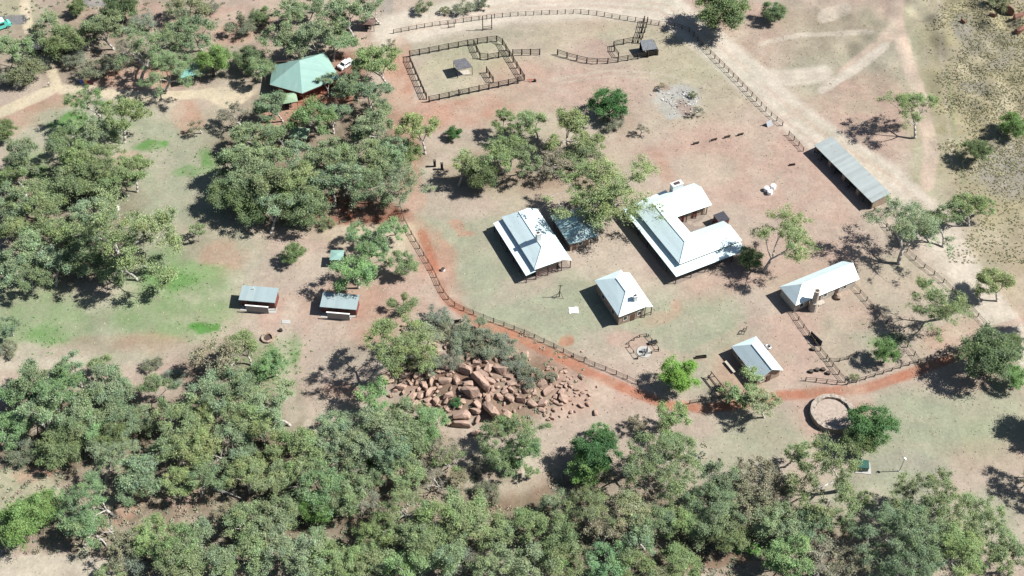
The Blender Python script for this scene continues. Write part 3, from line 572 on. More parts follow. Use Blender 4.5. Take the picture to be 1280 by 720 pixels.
def canopy(px, py, sx, sy, ang, zc, rise, mat, name, label, cat='shelter', group=None):
    x, y, h = G(px, py, zc); t = empty(name, (x,y,h), R(ang), label, cat, group)
    e = zc-.2; pk = (0,0,zc+rise)
    cs = [(-sx/2,-sy/2,e),(sx/2,-sy/2,e),(sx/2,sy/2,e),(-sx/2,sy/2,e)]
    r = MB()
    for i in range(4): r.slab([cs[i],cs[(i+1)%4],pk],.08)
    r.build('roof', M[mat], t)
    for c in cs: post(t,c[0]*.9,c[1]*.9,e,.12,'trim')
    tb = MB().box(-.9,-.35,.7,.9,.35,.76).box(-.7,-.05,0,-.6,.05,.7).box(.6,-.05,0,.7,.05,.7); tb.box(-.9,-.85,.42,.9,-.6,.46).box(-.9,.6,.42,.9,.85,.46).box(-.75,-.7,.25,-.65,.7,.3).box(.65,-.7,.25,.75,.7,.3).box(-.75,-.8,0,-.65,-.7,.42).box(.65,-.8,0,.75,-.7,.42).box(-.75,.7,0,-.65,.8,.42).box(.65,.7,0,.75,.8,.42)
    tb.build('table', M['timber'], t)
    return t
canopy(359,122,4.6,3.6,15,2.7,.5,'sage','shade_canopy','pale sage green canopy just below the green roofed pavilion')
canopy(374,165,4.6,3.8,-10,2.6,.6,'sage','shade_canopy','lone pale sage green canopy under trees, further below the green roofed pavilion')
canopy(235,87,5.0,4.8,20,2.9,1.3,'teal','picnic_shelter','teal hipped picnic shelter half hidden by the tall grey gum, upper left')
canopy(421,318,2.9,2.9,0,2.4,.1,'green','picnic_shelter','small flat pale turquoise shelter roof above the right amenities shed')
canopy(44,55,4.6,4.4,10,2.7,.3,'shade','shade_shelter','black topped shade shelter on the sandy path near upper left corner')
bh = canopy(460,26,3.6,2.8,-5,2.3,.3,'brownroof','brown_roofed_shelter','brown roofed shelter by the grey road end, top of the photo')

# roof on posts inside the stockyard and the pen shed
YA = R(18.2); YO = Vector((-20.39,236.94,0))
def yl(x, y): return YO + Matrix.Rotation(YA,3,'Z') @ Vector((x,y,0))
p_ = yl(11.4,8.2); st = empty('shade_shelter', (p_.x,p_.y,0), YA, 'open grey roofed shade on posts in the middle of the square stockyard', 'shelter')
r = MB().slab([(-2,-1.7,2.6),(2,-1.7,2.6),(1.2,1.8,2.9),(-2,1.8,2.9)],.1).build('roof', simple('slate_brush_roof', (.10,.10,.11), .9, .3, 2), st)
for x,y in ((-1.9,-1.6),(1.9,-1.6),(1.1,1.6),(-1.9,1.6)): post(st,x,y,2.6,.12)
MB().box(-1.6,-1.2,-.05,1.6,.6,.12).build('trough', M['palestone'], st)
p_ = G(812,70); q_ = G(822.8,67); ps = empty('pen_shed', (G(803,72)[0],G(803,72)[1],0), R(12), 'dark little lean-to shed at the right end of the curved pen', 'shed')
MB().slab([(0,0,2.2),(3.9,0,2.2),(3.4,3.4,2.8),(.1,3.4,2.8)],.12).build('roof', simple('dark_iron', (.13,.14,.15), .6, .25, 2), ps)
MB().box(.1,.1,-.1,3.8,.2,1.5).box(3.7,.2,-.1,3.8,3.3,2.3).box(.1,3.2,-.1,3.7,3.3,2.5).build('wall', M['darktimber'], ps)
for x,y in ((.15,.15),(3.75,.15),(.15,3.2)): post(ps,x,y,2.2,.12)
# ---------------------------------------------------------------- fences
postm = {}
def post_mesh(h, wd, mat):
    k = (round(h,2), wd, mat)
    if k not in postm: postm[k] = MB().tube((0,0,-.3),(.02,.01,h),wd,wd*.85,6).mesh('post', M[mat])
    return postm[k]
def fence(pts, name, label, cat='fence', h=1.2, sp=2.4, rails=(1.1,.75,.4), rr=.045, wd=.11, mat='timber', group=None, world=False, seed=1, topbeam=True):
    W_ = [(Vector((*G(*p)[:2],0)) if not world else Vector((p[0],p[1],0))) for p in pts]
    o0 = W_[0]; root = empty(name, (o0.x,o0.y,float(hgt(o0.x,o0.y))), 0, label, cat, group)
    rng = random.Random(seed); stations = []
    seg = [(W_[i+1]-W_[i]).length for i in range(len(W_)-1)]; tot = sum(seg); n = max(1, round(tot/sp))
    for k in range(n+1):
        s = tot*k/n; i = 0
        while i < len(seg)-1 and s > seg[i]: s -= seg[i]; i += 1
        stations.append(W_[i].lerp(W_[i+1], min(1, s/seg[i])))
    P3 = []
    for q in stations:
        z = float(hgt(q.x,q.y)); P3.append(Vector((q.x-o0.x,q.y-o0.y,z-root.location.z)))
        po = bpy.data.objects.new('post', post_mesh(h, wd, mat)); col.objects.link(po); po.parent = root; po.location = P3[-1]
        po.rotation_euler = (rng.uniform(-.04,.04), rng.uniform(-.04,.04), rng.uniform(0,6)); po.scale = (1,1,rng.uniform(.93,1.06))
    for k, z in enumerate(rails):
        r = MB(); rad = rr if (k == 0 and topbeam) else rr*.75
        for a, b_ in zip(P3[:-1], P3[1:]): r.tube(a+Vector((0,0,z+rng.uniform(-.03,.03))), b_+Vector((0,0,z+rng.uniform(-.03,.03))), rad, rad, 4)
        r.build('rail', M[mat], root)
    return root
fence([(492,42),(540,33),(580,28),(615,23),(647,20),(687,18),(727,17),(747,19),(795,27),(847,35),(862,40),(890,70),(922,102),(960,142),(978,157)],'paddock_fence','long curving timber fence along the top road, above the stockyards',sp=2.05,h=1.35,rails=(1.25,.8,.4),rr=.045,wd=.12,seed=2)
fence([(986,169),(995,178),(1004,189)],'paddock_fence','short timber fence stub off the upper end of the long shed',sp=1.9,h=1.35,seed=3)
fence([(1092,264),(1109,286),(1126,308),(1150,331),(1172,347),(1214,387),(1242,419)],'paddock_fence','timber fence running from the lower end of the long shed down to the right',sp=2.6,h=1.3,seed=4,rr=.04)
fence([(1246,420),(1210,432),(1175,444),(1162,448)],'paddock_fence','short pale timber fence right of the path gateway, lower right',sp=2.4,h=1.2,rails=(1.15,.6),rr=.055,seed=5)
fence([(1158,450),(1126,460),(1102,468),(1080,475),(1062,481),(1050,481),(1037,479),(1007,476)],'paddock_fence','pale timber rail fence above the orange path, right of the stone ring',sp=2.1,h=1.2,rails=(1.12,.6),rr=.055,seed=6)
fence([(944,492),(925,497),(905,498),(890,500),(862,505)],'paddock_fence','short fence between the bright green tree and the grey roofed cottage',sp=2.3,h=1.2,seed=7)
fence([(797,480),(780,472),(715,446),(665,421),(640,411),(615,402),(592,393),(570,384),(557,371),(550,358),(542,340),(530,320),(515,295),(505,276),(500,258)],'paddock_fence','long curving fence between the rock outcrop and the lawn',sp=2.35,h=1.3,seed=8,rr=.045)
fence([(991,391),(1002,407),(1018,430),(1035,451),(1056,478)],'yard_fence','timber fence from the kitchen cottage down to the orange path',sp=2.2,h=1.3,seed=9,rr=.05)
fence([(1036,452),(1056,452),(1070,443)],'yard_fence','short rail fence branching right off the kitchen garden fence',sp=2.0,h=1.1,seed=19,rr=.04)
fence([(1066,358),(1079,371),(1087,381),(1100,396),(1122,421),(1140,441),(1150,455)],'yard_fence','timber fence from the right end of the kitchen cottage to the path gateway',sp=2.4,h=1.3,seed=10,rr=.04)
def wp_(*l): return [(yl(*p).x,yl(*p).y) for p in l]
HV = dict(cat='stockyard fence', h=1.9, sp=2.55, rails=(1.75,1.35,.95,.55), rr=.075, wd=.17, mat='darktimber', world=True)
fence(wp_((0,1.2),(0,18.3),(17,18),(24,17.4),(24.9,0),(0.4,0)),'stockyard_fence','heavy timber rail fence round the square stockyard',seed=11,**HV)
fence(wp_((17.1,17.6),(17.0,11.1),(24.3,10.9)),'stockyard_fence','inner rails forming the upper right pen of the square stockyard',seed=12,**HV)
fence(wp_((16.9,6.3),(17.3,2.2)),'stockyard_fence','short free standing double rail race inside the square stockyard',seed=13,**HV)
fence(wp_((25.2,10.8),(31.7,8.9)),'stockyard_fence','short rail spur on the right side of the square stockyard',seed=14,**HV)
HV['world'] = False; HV['h'] = 1.7; HV['rails'] = (1.6,1.15,.7)
fence([(697,68.5),(708,72),(719,75),(729,78),(741,79.8),(754,80),(765.5,79),(777,77),(789,75),(799.5,73.4),(811,71.5),(822,69)],'stockyard_fence','curved timber pen fence, right of the square stockyard',seed=15,**HV)
fence([(791,53),(764.4,58.7),(768,65),(772.8,72)],'stockyard_fence','small angled inner fence of the curved pen',seed=16,**HV)
fence([(797,54),(802,40),(805,27)],'loading_race','left rail of the narrow race linking curved pen and long top fence',seed=17,**HV)
fence([(801,54),(806,40),(809,28)],'loading_race','right rail of the narrow race linking curved pen and long top fence',seed=18,**HV)
fence([(786,430),(797,422),(808,420)],'low_rail','upper left rails round the old pump on the lawn',h=.8,sp=1.5,rails=(.75,),rr=.05,mat='darktimber',seed=21)
fence([(810,421),(823,437)],'low_rail','right rail round the old pump on the lawn',h=.8,sp=1.5,rails=(.75,),rr=.05,mat='darktimber',seed=22)
fence([(823,439),(797,448)],'low_rail','lower right rail round the old pump on the lawn',h=.8,sp=1.5,rails=(.75,),rr=.05,mat='darktimber',seed=23)
fence([(797,449),(786,434)],'low_rail','lower left rail round the old pump on the lawn',h=.8,sp=1.5,rails=(.75,),rr=.05,mat='darktimber',seed=24)

# ---------------------------------------------------------------- small built objects
def at(px, py, name, label, cat, rz=0, group=None):
    x,y,h = G(px,py); return empty(name,(x,y,h),R(rz),label,cat,group)
# tall twin posts
t = at(603.5,38,'timber_gallows','pair of tall bare timber posts near the top fence','post')
post(t,0,0,4.4,.22,'darktimber'); post(t,2.3,.5,4.4,.22,'darktimber'); MB().beam((0,0,.5),(2.3,.5,.5),.1,.1).beam((0,0,1.1),(2.3,.5,1.1),.1,.1).build('rail', M['timber'], t)
t = at(560.5,35,'hitching_rail','low H-shaped hitching rail beside the top fence','rail')
post(t,0,0,2.0,.16,'darktimber'); post(t,1.5,.35,2.0,.16,'darktimber'); MB().beam((0,0,.35),(1.5,.35,.35),.1,.1).build('rail', M['timber'], t)
# pump
t = at(805,440,'old_pump','old metal pump wheel on a stone pad inside low rails','pump')
MB().tube((0,0,-.05),(0,0,.12),1.5,1.5,20).build('pad', M['concrete'], t)
MB().box(-.5,-.3,.12,.5,.3,.7).build('housing', M['steel'], t); w_=MB().ring((.6,0,.8),.55,.06,18,'x')
for a in range(5): w_.beam((.6,0,.8),(.6,.55*cos(a*1.2566),.8+.55*sin(a*1.2566)),.05,.05)
w_.build('flywheel', M['darkwall'], t)
t = at(816,429,'water_trough','small dark trough inside the low rails, above the pump','trough',20)
MB().box(-.9,-.35,0,.9,.35,.1).box(-.9,-.35,.1,-.8,.35,.5).box(.8,-.35,.1,.9,.35,.5).box(-.8,-.35,.1,.8,-.27,.5).box(-.8,.27,.1,.8,.35,.5).build('basin', M['timber'], t)
MB().box(-.8,-.27,.35,.8,.27,.38).build('water', M['glass'], t)
# bell post
t = at(699,371,'bell_post','tall thin timber post with splayed braces on the lawn','post')
MB().tube((0,0,-.2),(.15,0,3.6),.11,.08,8).build('post', M['darktimber'], t)
for a,b_ in ((-1.0,-.6),(.9,-.6),(.1,1.0)): MB().beam((a,b_,0),(.08,0,1.9),.08,.08).build('brace', M['timber'], t)
MB().beam((-.3,0,3.45),(.6,0,3.45),.1,.1).build('crossbar', M['darktimber'], t)
t = at(717,388,'white_tarpaulin','crumpled white tarpaulin lying on the lawn','tarpaulin')
rg_ = random.Random(5); m_ = MB(); N_=7; vs=[((i/N_-.5)*1.9+rg_.uniform(-.12,.12),(j/N_-.5)*1.7+rg_.uniform(-.12,.12),max(.03,.28*rg_.random()*(1-abs(i/N_-.5)-abs(j/N_-.5))+.05)) for i in range(N_+1) for j in range(N_+1)]
m_.add(vs,[(i*(N_+1)+j,(i+1)*(N_+1)+j,(i+1)*(N_+1)+j+1,i*(N_+1)+j+1) for i in range(N_) for j in range(N_)]); m_.build('sheet',M['canvas'],t)
# white tanks
for k,(px,py,lb) in enumerate(((958,236,'leftmost of three white domed water drums on open ground'),(966,233,'upper right of three white domed water drums on open ground'),(962,240,'lowest of three white domed water drums on open ground'))):
    t = at(px,py+2,'water_drum',lb,'drum',0,'white drums on the open ground')
    MB().tube((0,0,-.05),(0,0,.85),.62,.62,18).build('barrel', M['canvas'], t); MB().tube((0,0,.851),(0,0,1.0),.64,.3,18).build('lid', M['canvas'], t)
# log seats
lg = [(870,180,'leftmost'),(892.5,175.5,'second from left'),(909,172,'third from left'),(925.5,169,'rightmost')]
for px,py,nm in lg:
    t = at(px,py,'log_seat','%s of four short dark log seats in a row' % nm,'seat',20,'row of log seats')
    MB().tube((-.75,0,.42),(.75,0,.42),.2,.18,10).build('seat', M['darktimber'], t)
    for s in (-.5,.5): MB().box(s-.1,-.16,-.05,s+.1,.16,.3).build('leg', M['timber'], t)
t = at(990,206.5,'feed_trough','small low dark trough left of the long open shed','trough',10); MB().box(-.7,-.2,-.02,.7,.2,.08).box(-.7,-.2,.08,-.62,.2,.35).box(.62,-.2,.08,.7,.2,.35).box(-.62,-.2,.08,.62,-.14,.35).box(-.62,.14,.08,.62,.2,.35).build('basin', M['darktimber'], t)
t = at(876,447,'feed_trough','long low dark trough left of the grey roofed cottage','trough',8); MB().box(-1.1,-.25,-.02,1.1,.25,.1).box(-1.1,-.25,.1,-1.0,.25,.5).box(1.0,-.25,.1,1.1,.25,.5).box(-1.0,-.25,.1,1.0,-.18,.5).box(-1.0,.18,.1,1.0,.25,.5).build('basin', M['darktimber'], t)
# millstone and frame by cottage D
t = at(960,434,'millstone','round grey millstone lying flat beside the grey roofed cottage','millstone'); MB().ring((0,0,.12),.5,.2,20,'z',8).build('stone', M['steel'], t)
t = at(931,416,'drying_rack','small upright timber frame above the grey roofed cottage','frame',60)
for x in (-.5,.5): post(t,x,0,1.5,.1); post(t,x,.5,.8,.1)
MB().beam((-.5,0,1.4),(.5,0,1.4),.08,.08).beam((-.5,.5,.75),(.5,.5,.75),.08,.08).beam((-.5,0,.7),(-.5,.5,.7),.08,.08).beam((.5,0,.7),(.5,.5,.7),.08,.08).build('rail', M['timber'], t)
# pergola frame
t = at(900,487,'timber_trestle','dark timber A-frame rails beside the big gum at the grey roofed cottage','frame',118)
for x in (-3.2,0,3.2):
    MB().beam((x,-.9,0),(x,0,1.8),.14,.14).beam((x,.9,0),(x,0,1.8),.14,.14).build('trestle', M['darktimber'], t)
MB().tube((-3.6,0,1.8),(3.6,0,1.8),.1,.1,6).tube((-3.6,.5,.9),(3.6,.5,.9),.09,.09,6).tube((-3.6,-.5,.9),(3.6,-.5,.9),.09,.09,6).build('pole', M['timber'], t)
t = at(912,460,'bench','grey slatted bench in the shadow left of the grey roofed cottage','bench',118)
MB().box(-1.6,-.25,.42,1.6,.25,.48).build('seat', M['palestone'], t)
for s in (-1.3,1.3): MB().box(s-.06,-.22,0,s+.06,.22,.42).build('leg', M['darktimber'], t)
# dark sheet on fence and stumps
t = at(1018,427,'dark_screen','black sheet leaning against the kitchen garden fence','screen',-56); MB().box(-1.6,.25,.05,1.6,.35,1.5).build('panel', M['shade'], t); 
for s in (-1.5,1.5): post(t,s,.4,1.5,.1)
for k,(px,py,l) in enumerate(((1013.5,465,'leftmost dark stump left of the garden fence foot'),(1021,463,'second dark stump from left, left of the garden fence foot'),(1028.5,462.5,'third dark stump from left, left of the garden fence foot'),(1035,467,'lowest dark stump left of the garden fence foot'),(1016,437,'dark round stump touching the garden fence below the black sheet'))):
    t = at(px,py,'tree_stump',l,'stump',0,'stumps by the garden fence'); MB().tube((0,0,-.1),(0,0,.5),.5,.42,11).build('stump', M['darktimber'], t)
    MB().tube((0,0,.5),(0,0,.52),.4,.4,11).build('cut_face', M['timber'], t)
t = at(1047,372,'oven_mound','dark mouthed stone oven beside the kitchen cottage front','oven'); MB().tube((0,0,-.1),(0,0,.6),.8,.75,12).tube((0,0,.6),(0,0,1.0),.75,.35,12).build('dome', M['stone'], t); MB().box(-.3,-.82,.1,.3,-.7,.5).build('mouth', M['darkwall'], t)
# stone ring
t = at(1040,519,'stone_ring_wall','round roofless stone wall below the orange path','stone wall')
def ringwall(r0, r1, h0, n=44):
    m_ = MB(); rg=random.Random(3); vs=[]
    for i in range(n):
        a=2*pi*i/n; hh=h0+rg.uniform(-.12,.12); ra=r0+rg.uniform(-.06,.06); rb=r1+rg.uniform(-.06,.06)
        vs += [(rb*cos(a),rb*sin(a),-.2),(rb*cos(a),rb*sin(a),hh),(ra*cos(a),ra*sin(a),hh+rg.uniform(-.06,.06)),(ra*cos(a),ra*sin(a),-.2)]
    fs=[]
    for i in range(n):
        j=(i+1)%n
        for k in range(4): fs.append((i*4+k,j*4+k,j*4+(k+1)%4,i*4+(k+1)%4))
    return m_.add(vs,fs)
ringwall(3.45,4.3,1.2).build('wall', simple('ring_stone',(.29,.25,.21),.95,.35,2.5,bump=.6,bscale=6), t); MB().tube((0,0,-.1),(0,0,.75),3.4,3.4,30).build('fill', simple('packed_earth',(.31,.255,.215),1,.2,1.5,bump=.5,bscale=4), t)
# lamp post
t = at(1124,589,'street_lamp','tall thin lamp post with white head near lower right','lamp')
MB().tube((0,0,-.2),(.1,0,4.1),.09,.06,8).build('pole', M['steel'], t); MB().tube((.1,0,4.1),(.1,0,4.35),.3,.22,12).build('lamp_head', M['lens'], t); MB().tube((0,0,0),(0,0,.1),.25,.25,10).build('base', M['concrete'], t)
# green cabinet
t = at(1078,585,'utility_cabinet','dark green metal utility cabinet on a white concrete pad','cabinet',-6)
MB().box(-1.5,-1.3,-.05,1.5,1.3,.12).build('pad', M['concrete'], t); MB().box(-1.1,-.8,.12,.9,.9,1.25).build('body', M['greenbox'], t); MB().box(-1.15,-.85,1.251,.95,.95,1.33).build('lid', M['greenbox'], t)
MB().box(-.12,-.83,.2,-.08,-.801,1.2).build('door_seam', M['steel'], t)
# marker pillars
for px,py,l in ((543.5,208,'left of two dark upright marker pillars on red ground'),(552.5,211.5,'right of two dark upright marker pillars on red ground')):
    t = at(px,py,'marker_pillar',l,'pillar',8,'dark marker pillars'); MB().box(-.28,-.28,-.1,.28,.28,1.75).build('shaft', M['darktimber'], t); MB().box(-.33,-.33,1.751,.33,.33,1.9).build('cap', M['timber'], t)
t = at(572,407,'information_sign','dark square sign on two legs above the rock outcrop','sign',10); MB().box(-.75,-.05,.7,.75,.05,1.9).build('panel', M['darkwall'], t); post(t,-.6,.1,1.8,.1); post(t,.6,.1,1.8,.1)
# fire ring, stump, slab
t = at(335,423,'fire_ring','pale stone fire ring in grass below the left amenities shed','fire ring'); ringwall(.9,1.35,.4,18).build('ring', M['stone'], t); MB().tube((0,0,-.05),(0,0,.08),.9,.9,14).build('ashes', M['darkwall'], t)
t = at(351,413.5,'tree_stump','single dark stump right of the pale fire ring','stump'); MB().tube((0,0,-.1),(0,0,.45),.42,.36,10).build('stump', M['darktimber'], t)
t = at(357.5,402.5,'concrete_slab','white concrete slab on the ground between the amenities sheds','slab'); MB().box(-.85,-.5,-.05,.85,.5,.1).build('slab', M['concrete'], t)
t = at(554,338,'white_drum','single small white drum beside the long lawn fence','drum'); MB().tube((0,0,-.05),(0,0,.6),.4,.4,14).build('barrel', M['canvas'], t); MB().tube((0,0,.601),(0,0,.68),.42,.3,14).build('lid', M['darkwall'], t)
# wagon wheel on yard fence, red drum
t = at(576,117.5,'wagon_wheel','pale wagon wheel leaning on the lower stockyard fence','wheel',20); w_=MB().ring((0,0,.65),.6,.07,18,'y')
for a in range(8): w_.beam((0,0,.65),(.58*cos(a*pi/4),0,.65+.58*sin(a*pi/4)),.06,.06)
w_.build('rim_and_spokes', M['log'], t); MB().tube((0,-.12,.65),(0,.12,.65),.14,.14,10).build('hub', M['log'], t)
t = at(664,102,'red_plough','small red farm implement outside the stockyard corner','implement'); MB().beam((-1.2,0,.5),(1.0,.1,.6),.12,.12).build('beam', M['redp'], t); MB().tube((.9,-.25,.35),(.9,.3,.35),.38,.38,12).build('wheel', M['darkwall'], t); MB().beam((-.3,0,.5),(-.1,-.3,0),.15,.1).build('share', M['redp'], t)
t = at(963,158,'metal_sheet','grey metal sheet propped up near the end of the top fence','sheet',30); MB().add([(-.8,0,0),(.8,0,0),(.8,.9,1.1),(-.8,.9,1.1),(-.8,.05,-.03),(.8,.05,-.03),(.8,.95,1.07),(-.8,.95,1.07)],[(0,1,2,3),(7,6,5,4),(0,4,5,1),(1,5,6,2),(2,6,7,3),(3,7,4,0)]).build('panel', M['steel'], t); MB().beam((0,1.4,0),(0,.85,1.0),.06,.06).build('prop', M['timber'], t)
# ash heap scrap
t = at(106,106,'information_board','blue and orange panelled board under a shrub by the sandy path','sign',0)
MB().box(-1.0,-.06,.4,0,.06,1.7).build('blue_panel', M['bluep'], t); MB().box(.003,-.06,.4,.8,.06,1.7).build('orange_panel', M['orange'], t); MB().box(.803,-.06,.3,2.2,.06,1.3).build('maroon_panel', M['maroon'], t)
for x in (-.9,2.1): post(t,x,.12,1.6,.1)
t = at(284,191,'electrical_box','small pale turquoise box on the lawn edge, left of the woodland','box'); MB().box(-.6,-.45,-.05,.6,.45,.9).build('body', simple('pale_turquoise',(.5,.62,.56),.5,.03,1), t); MB().box(-.65,-.5,.901,.65,.5,.96).build('lid', M['canvas'], t)
t = at(147,262,'white_bin','small white bin showing between tree crowns at left','bin'); MB().tube((0,0,-.05),(0,0,.95),.4,.45,12).build('body', M['canvas'], t); MB().tube((0,0,.951),(0,0,1.1),.47,.3,12).build('lid', M['canvas'], t)

# ---------------------------------------------------------------- vehicles
def car(px, py, rz, label):
    x,y,h = G(px,py); t = empty('parked_car',(x,y,h),R(rz),label,'car')
    L,Wd = 2.2,.88
    prof = [(-L,.35),(-L,.78),(-L+.12,.92),(-1.25,.98),(-.75,1.42),(.75,1.46),(1.45,1.0),(2.05,.9),(L,.7),(L,.35)]
    m_ = MB(); n_=len(prof); A_=[(a,-Wd if b<1.1 else -Wd*.84,b) for a,b in prof]; B__=[(a,Wd if b<1.1 else Wd*.84,b) for a,b in prof]
    m_.add(A_+B__,[tuple(range(n_)),tuple(range(2*n_-1,n_-1,-1))]+[(i,(i+1)%n_,(i+1)%n_+n_,i+n_) for i in range(n_)])
    m_.build('body', M['carwhite'], t)
    def quad(p,off): 
        q=MB(); a=Vector(p[1])-Vector(p[0]); b=Vector(p[2])-Vector(p[0]); nn=a.cross(b).normalized()*off
        return q.add([Vector(v)+nn for v in p]+[Vector(v)+nn*.3 for v in p],[(0,1,2,3),(7,6,5,4),(0,4,5,1),(1,5,6,2),(2,6,7,3),(3,7,4,0)])
    quad([(1.4,-.7,1.03),(1.4,.7,1.03),(.8,.66,1.42),(.8,-.66,1.42)],.012).build('windscreen', M['glass'], t)
    quad([(-1.22,.7,1.02),(-1.22,-.7,1.02),(-.78,-.66,1.39),(-.78,.66,1.39)],.012).build('rear_window', M['glass'], t)
    for s in (-1,1):
        p=[(-1.1,s*.865,1.03),(1.25,s*.865,1.03),(.72,s*.76,1.4),(-.7,s*.76,1.4)]
        if s>0: p=p[::-1]
        quad(p,.03).build('side_window', M['glass'], t)
        for a in (-1.35,1.35):
            wv=MB().tube((a,s*.72,.33),(a,s*.9,.33),.33,.33,16).build('wheel', M['black'], t); MB().tube((a,s*.901,.33),(a,s*.915,.33),.2,.2,12).build('rim', M['steel'], wv)
        MB().box(L+.001,s*.62-.2,.62,L+.03,s*.62+.2,.76).build('headlight', M['lens'], t)
        MB().box(-L-.03,s*.66-.15,.66,-L-.001,s*.66+.15,.82).build('tail_light', M['redp'], t)
        MB().box(.95,s*.9,1.0,1.1,s*1.08,1.12).build('wing_mirror', M['carwhite'], t)
    return t
car(432.5,82.5,229,'white car parked on red soil beside the green roofed pavilion')
x,y,h = G(0,36); t = empty('parked_van',(x,y,h),R(35),'turquoise van with white roof at the left edge of the photo','van')
m_=MB(); prof=[(-2.9,.45),(-2.95,2.3),(1.6,2.35),(2.3,1.35),(2.9,1.15),(2.95,.45)]; n_=len(prof)
m_.add([(a,-1.0,b) for a,b in prof]+[(a,1.0,b) for a,b in prof],[tuple(range(n_)),tuple(range(2*n_-1,n_-1,-1))]+[(i,(i+1)%n_,(i+1)%n_+n_,i+n_) for i in range(n_)]); m_.build('body', M['teald'], t)
MB().box(-2.9,-.98,2.36,1.5,.98,2.46).build('roof', M['canvas'], t); MB().box(-2.2,-.35,2.461,.6,.25,2.55).build('roof_hatch', M['darkwall'], t)
MB().slab([(1.7,-.85,2.3),(1.7,.85,2.3),(2.33,.85,1.42),(2.33,-.85,1.42)],.03).build('windscreen', M['glass'], t)
for s in (-1,1):
    MB().box(-2.4,s*1.0-.012,1.4,1.3,s*1.0+.012,2.0).build('side_window', M['glass'], t)
    for a in (-1.8,1.8): wv=MB().tube((a,s*.82,.4),(a,s*1.03,.4),.4,.4,16).build('wheel', M['black'], t); MB().tube((a,s*1.031,.4),(a,s*1.04,.4),.24,.24,12).build('rim', M['steel'], wv)

# ---------------------------------------------------------------- person (skinned figure, walking)
x,y,h = G(61.5,108.5)
J = {'pelvis':((0,0,.95),.13),'belly':((0,0,1.12),.125),'chest':((0,.01,1.33),.15),'neck':((0,0,1.5),.055),'head':((0,.02,1.66),.10),'crown':((0,.01,1.75),.075),
 'hl':((-.1,0,.9),.10),'kl':((-.12,.12,.5),.062),'al':((-.12,.04,.09),.042),'tl':((-.12,.2,.04),.035),'hr':((.1,0,.9),.10),'kr':((.12,.02,.49),.062),'ar':((.12,-.2,.12),.042),'tr':((.12,-.06,.04),.035),
 'sl':((-.19,0,1.42),.065),'el':((-.26,-.08,1.15),.045),'wl':((-.25,.05,.92),.03),'fl':((-.24,.09,.83),.028),'sr':((.19,0,1.42),.065),'er':((.26,.06,1.15),.045),'wr':((.25,.18,.95),.03),'fr':((.24,.22,.87),.028)}
ED = [('pelvis','belly'),('belly','chest'),('chest','neck'),('neck','head'),('head','crown'),('pelvis','hl'),('hl','kl'),('kl','al'),('al','tl'),('pelvis','hr'),('hr','kr'),('kr','ar'),('ar','tr'),('chest','sl'),('sl','el'),('el','wl'),('wl','fl'),('chest','sr'),('sr','er'),('er','wr'),('wr','fr')]
def skin(names, edges, mat, name, grow=0, parent=None):
    me = bpy.data.meshes.new(name); ix={k:i for i,k in enumerate(names)}
    me.from_pydata([J[k][0] for k in names],[(ix[a],ix[b_]) for a,b_ in edges],[]); me.materials.append(mat)
    o = bpy.data.objects.new(name,me); col.objects.link(o); md=o.modifiers.new('Skin','SKIN')
    sv = me.skin_vertices[0].data if me.skin_vertices else None
    if sv is None:
        bm=bmesh.new(); bm.from_mesh(me); bm.verts.layers.skin.verify(); bm.to_mesh(me); bm.free(); sv=me.skin_vertices[0].data
    for k in names:
        r_=J[k][1]+grow; sv[ix[k]].radius=(r_,r_*.85)
    sv[0].use_root=True; sub=o.modifiers.new('Sub','SUBSURF'); sub.levels=sub.render_levels=2
    if parent: o.parent=parent
    return o
pr = skin(list(J),ED,M['skin'],'person'); pr.location=(x,y,h); pr.rotation_euler=(0,0,R(200))
tag(pr,'person in a white shirt and dark trousers walking beside the sandy path','person')
skin(['belly','pelvis','chest','sl','el','sr','er'],[('pelvis','belly'),('belly','chest'),('chest','sl'),('sl','el'),('chest','sr'),('sr','er')],M['shirt'],'shirt',.018,pr)
skin(['pelvis','hl','kl','al','hr','kr','ar'],[('pelvis','hl'),('hl','kl'),('kl','al'),('pelvis','hr'),('hr','kr'),('kr','ar')],M['trousers'],'trousers',.014,pr)
J['h1']=((0,0,1.72),.085); J['h2']=((0,-.03,1.76),.08); skin(['h1','h2'],[('h1','h2')],M['hair'],'hair',.02,pr)
# ---------------------------------------------------------------- rocks
def rock_mesh(seed, mat, flat=.6):
    rg = random.Random(seed); bm = bmesh.new()
    for i in range(24):
        v = Vector([rg.choice((-1,1))*rg.uniform(.15,1) for _ in range(3)])
        if v.length > 1.12: v *= 1.12/v.length
        v = Vector((v.x,v.y*rg.uniform(.55,.8),v.z*flat)); bm.verts.new(v*.5)
    bmesh.ops.convex_hull(bm, input=bm.verts)
    for v in [v for v in bm.verts if not v.link_faces]: bm.verts.remove(v)
    bmesh.ops.bevel(bm, geom=list(bm.edges), offset=.04, segments=1, affect='EDGES', clamp_overlap=True)
    bmesh.ops.subdivide_edges(bm, edges=list(bm.edges), cuts=1, use_grid_fill=True)
    for v in bm.verts: v.co *= rg.uniform(.965,1.03)
    me = bpy.data.meshes.new('boulder'); bm.to_mesh(me); bm.free(); me.materials.append(mat); return me
RM = [rock_mesh(s, M['rock'], .5+.05*(s%4)) for s in range(12)]; RM2 = [rock_mesh(50+s, M['rock2'], .6) for s in range(5)]
RK = random.Random(11)
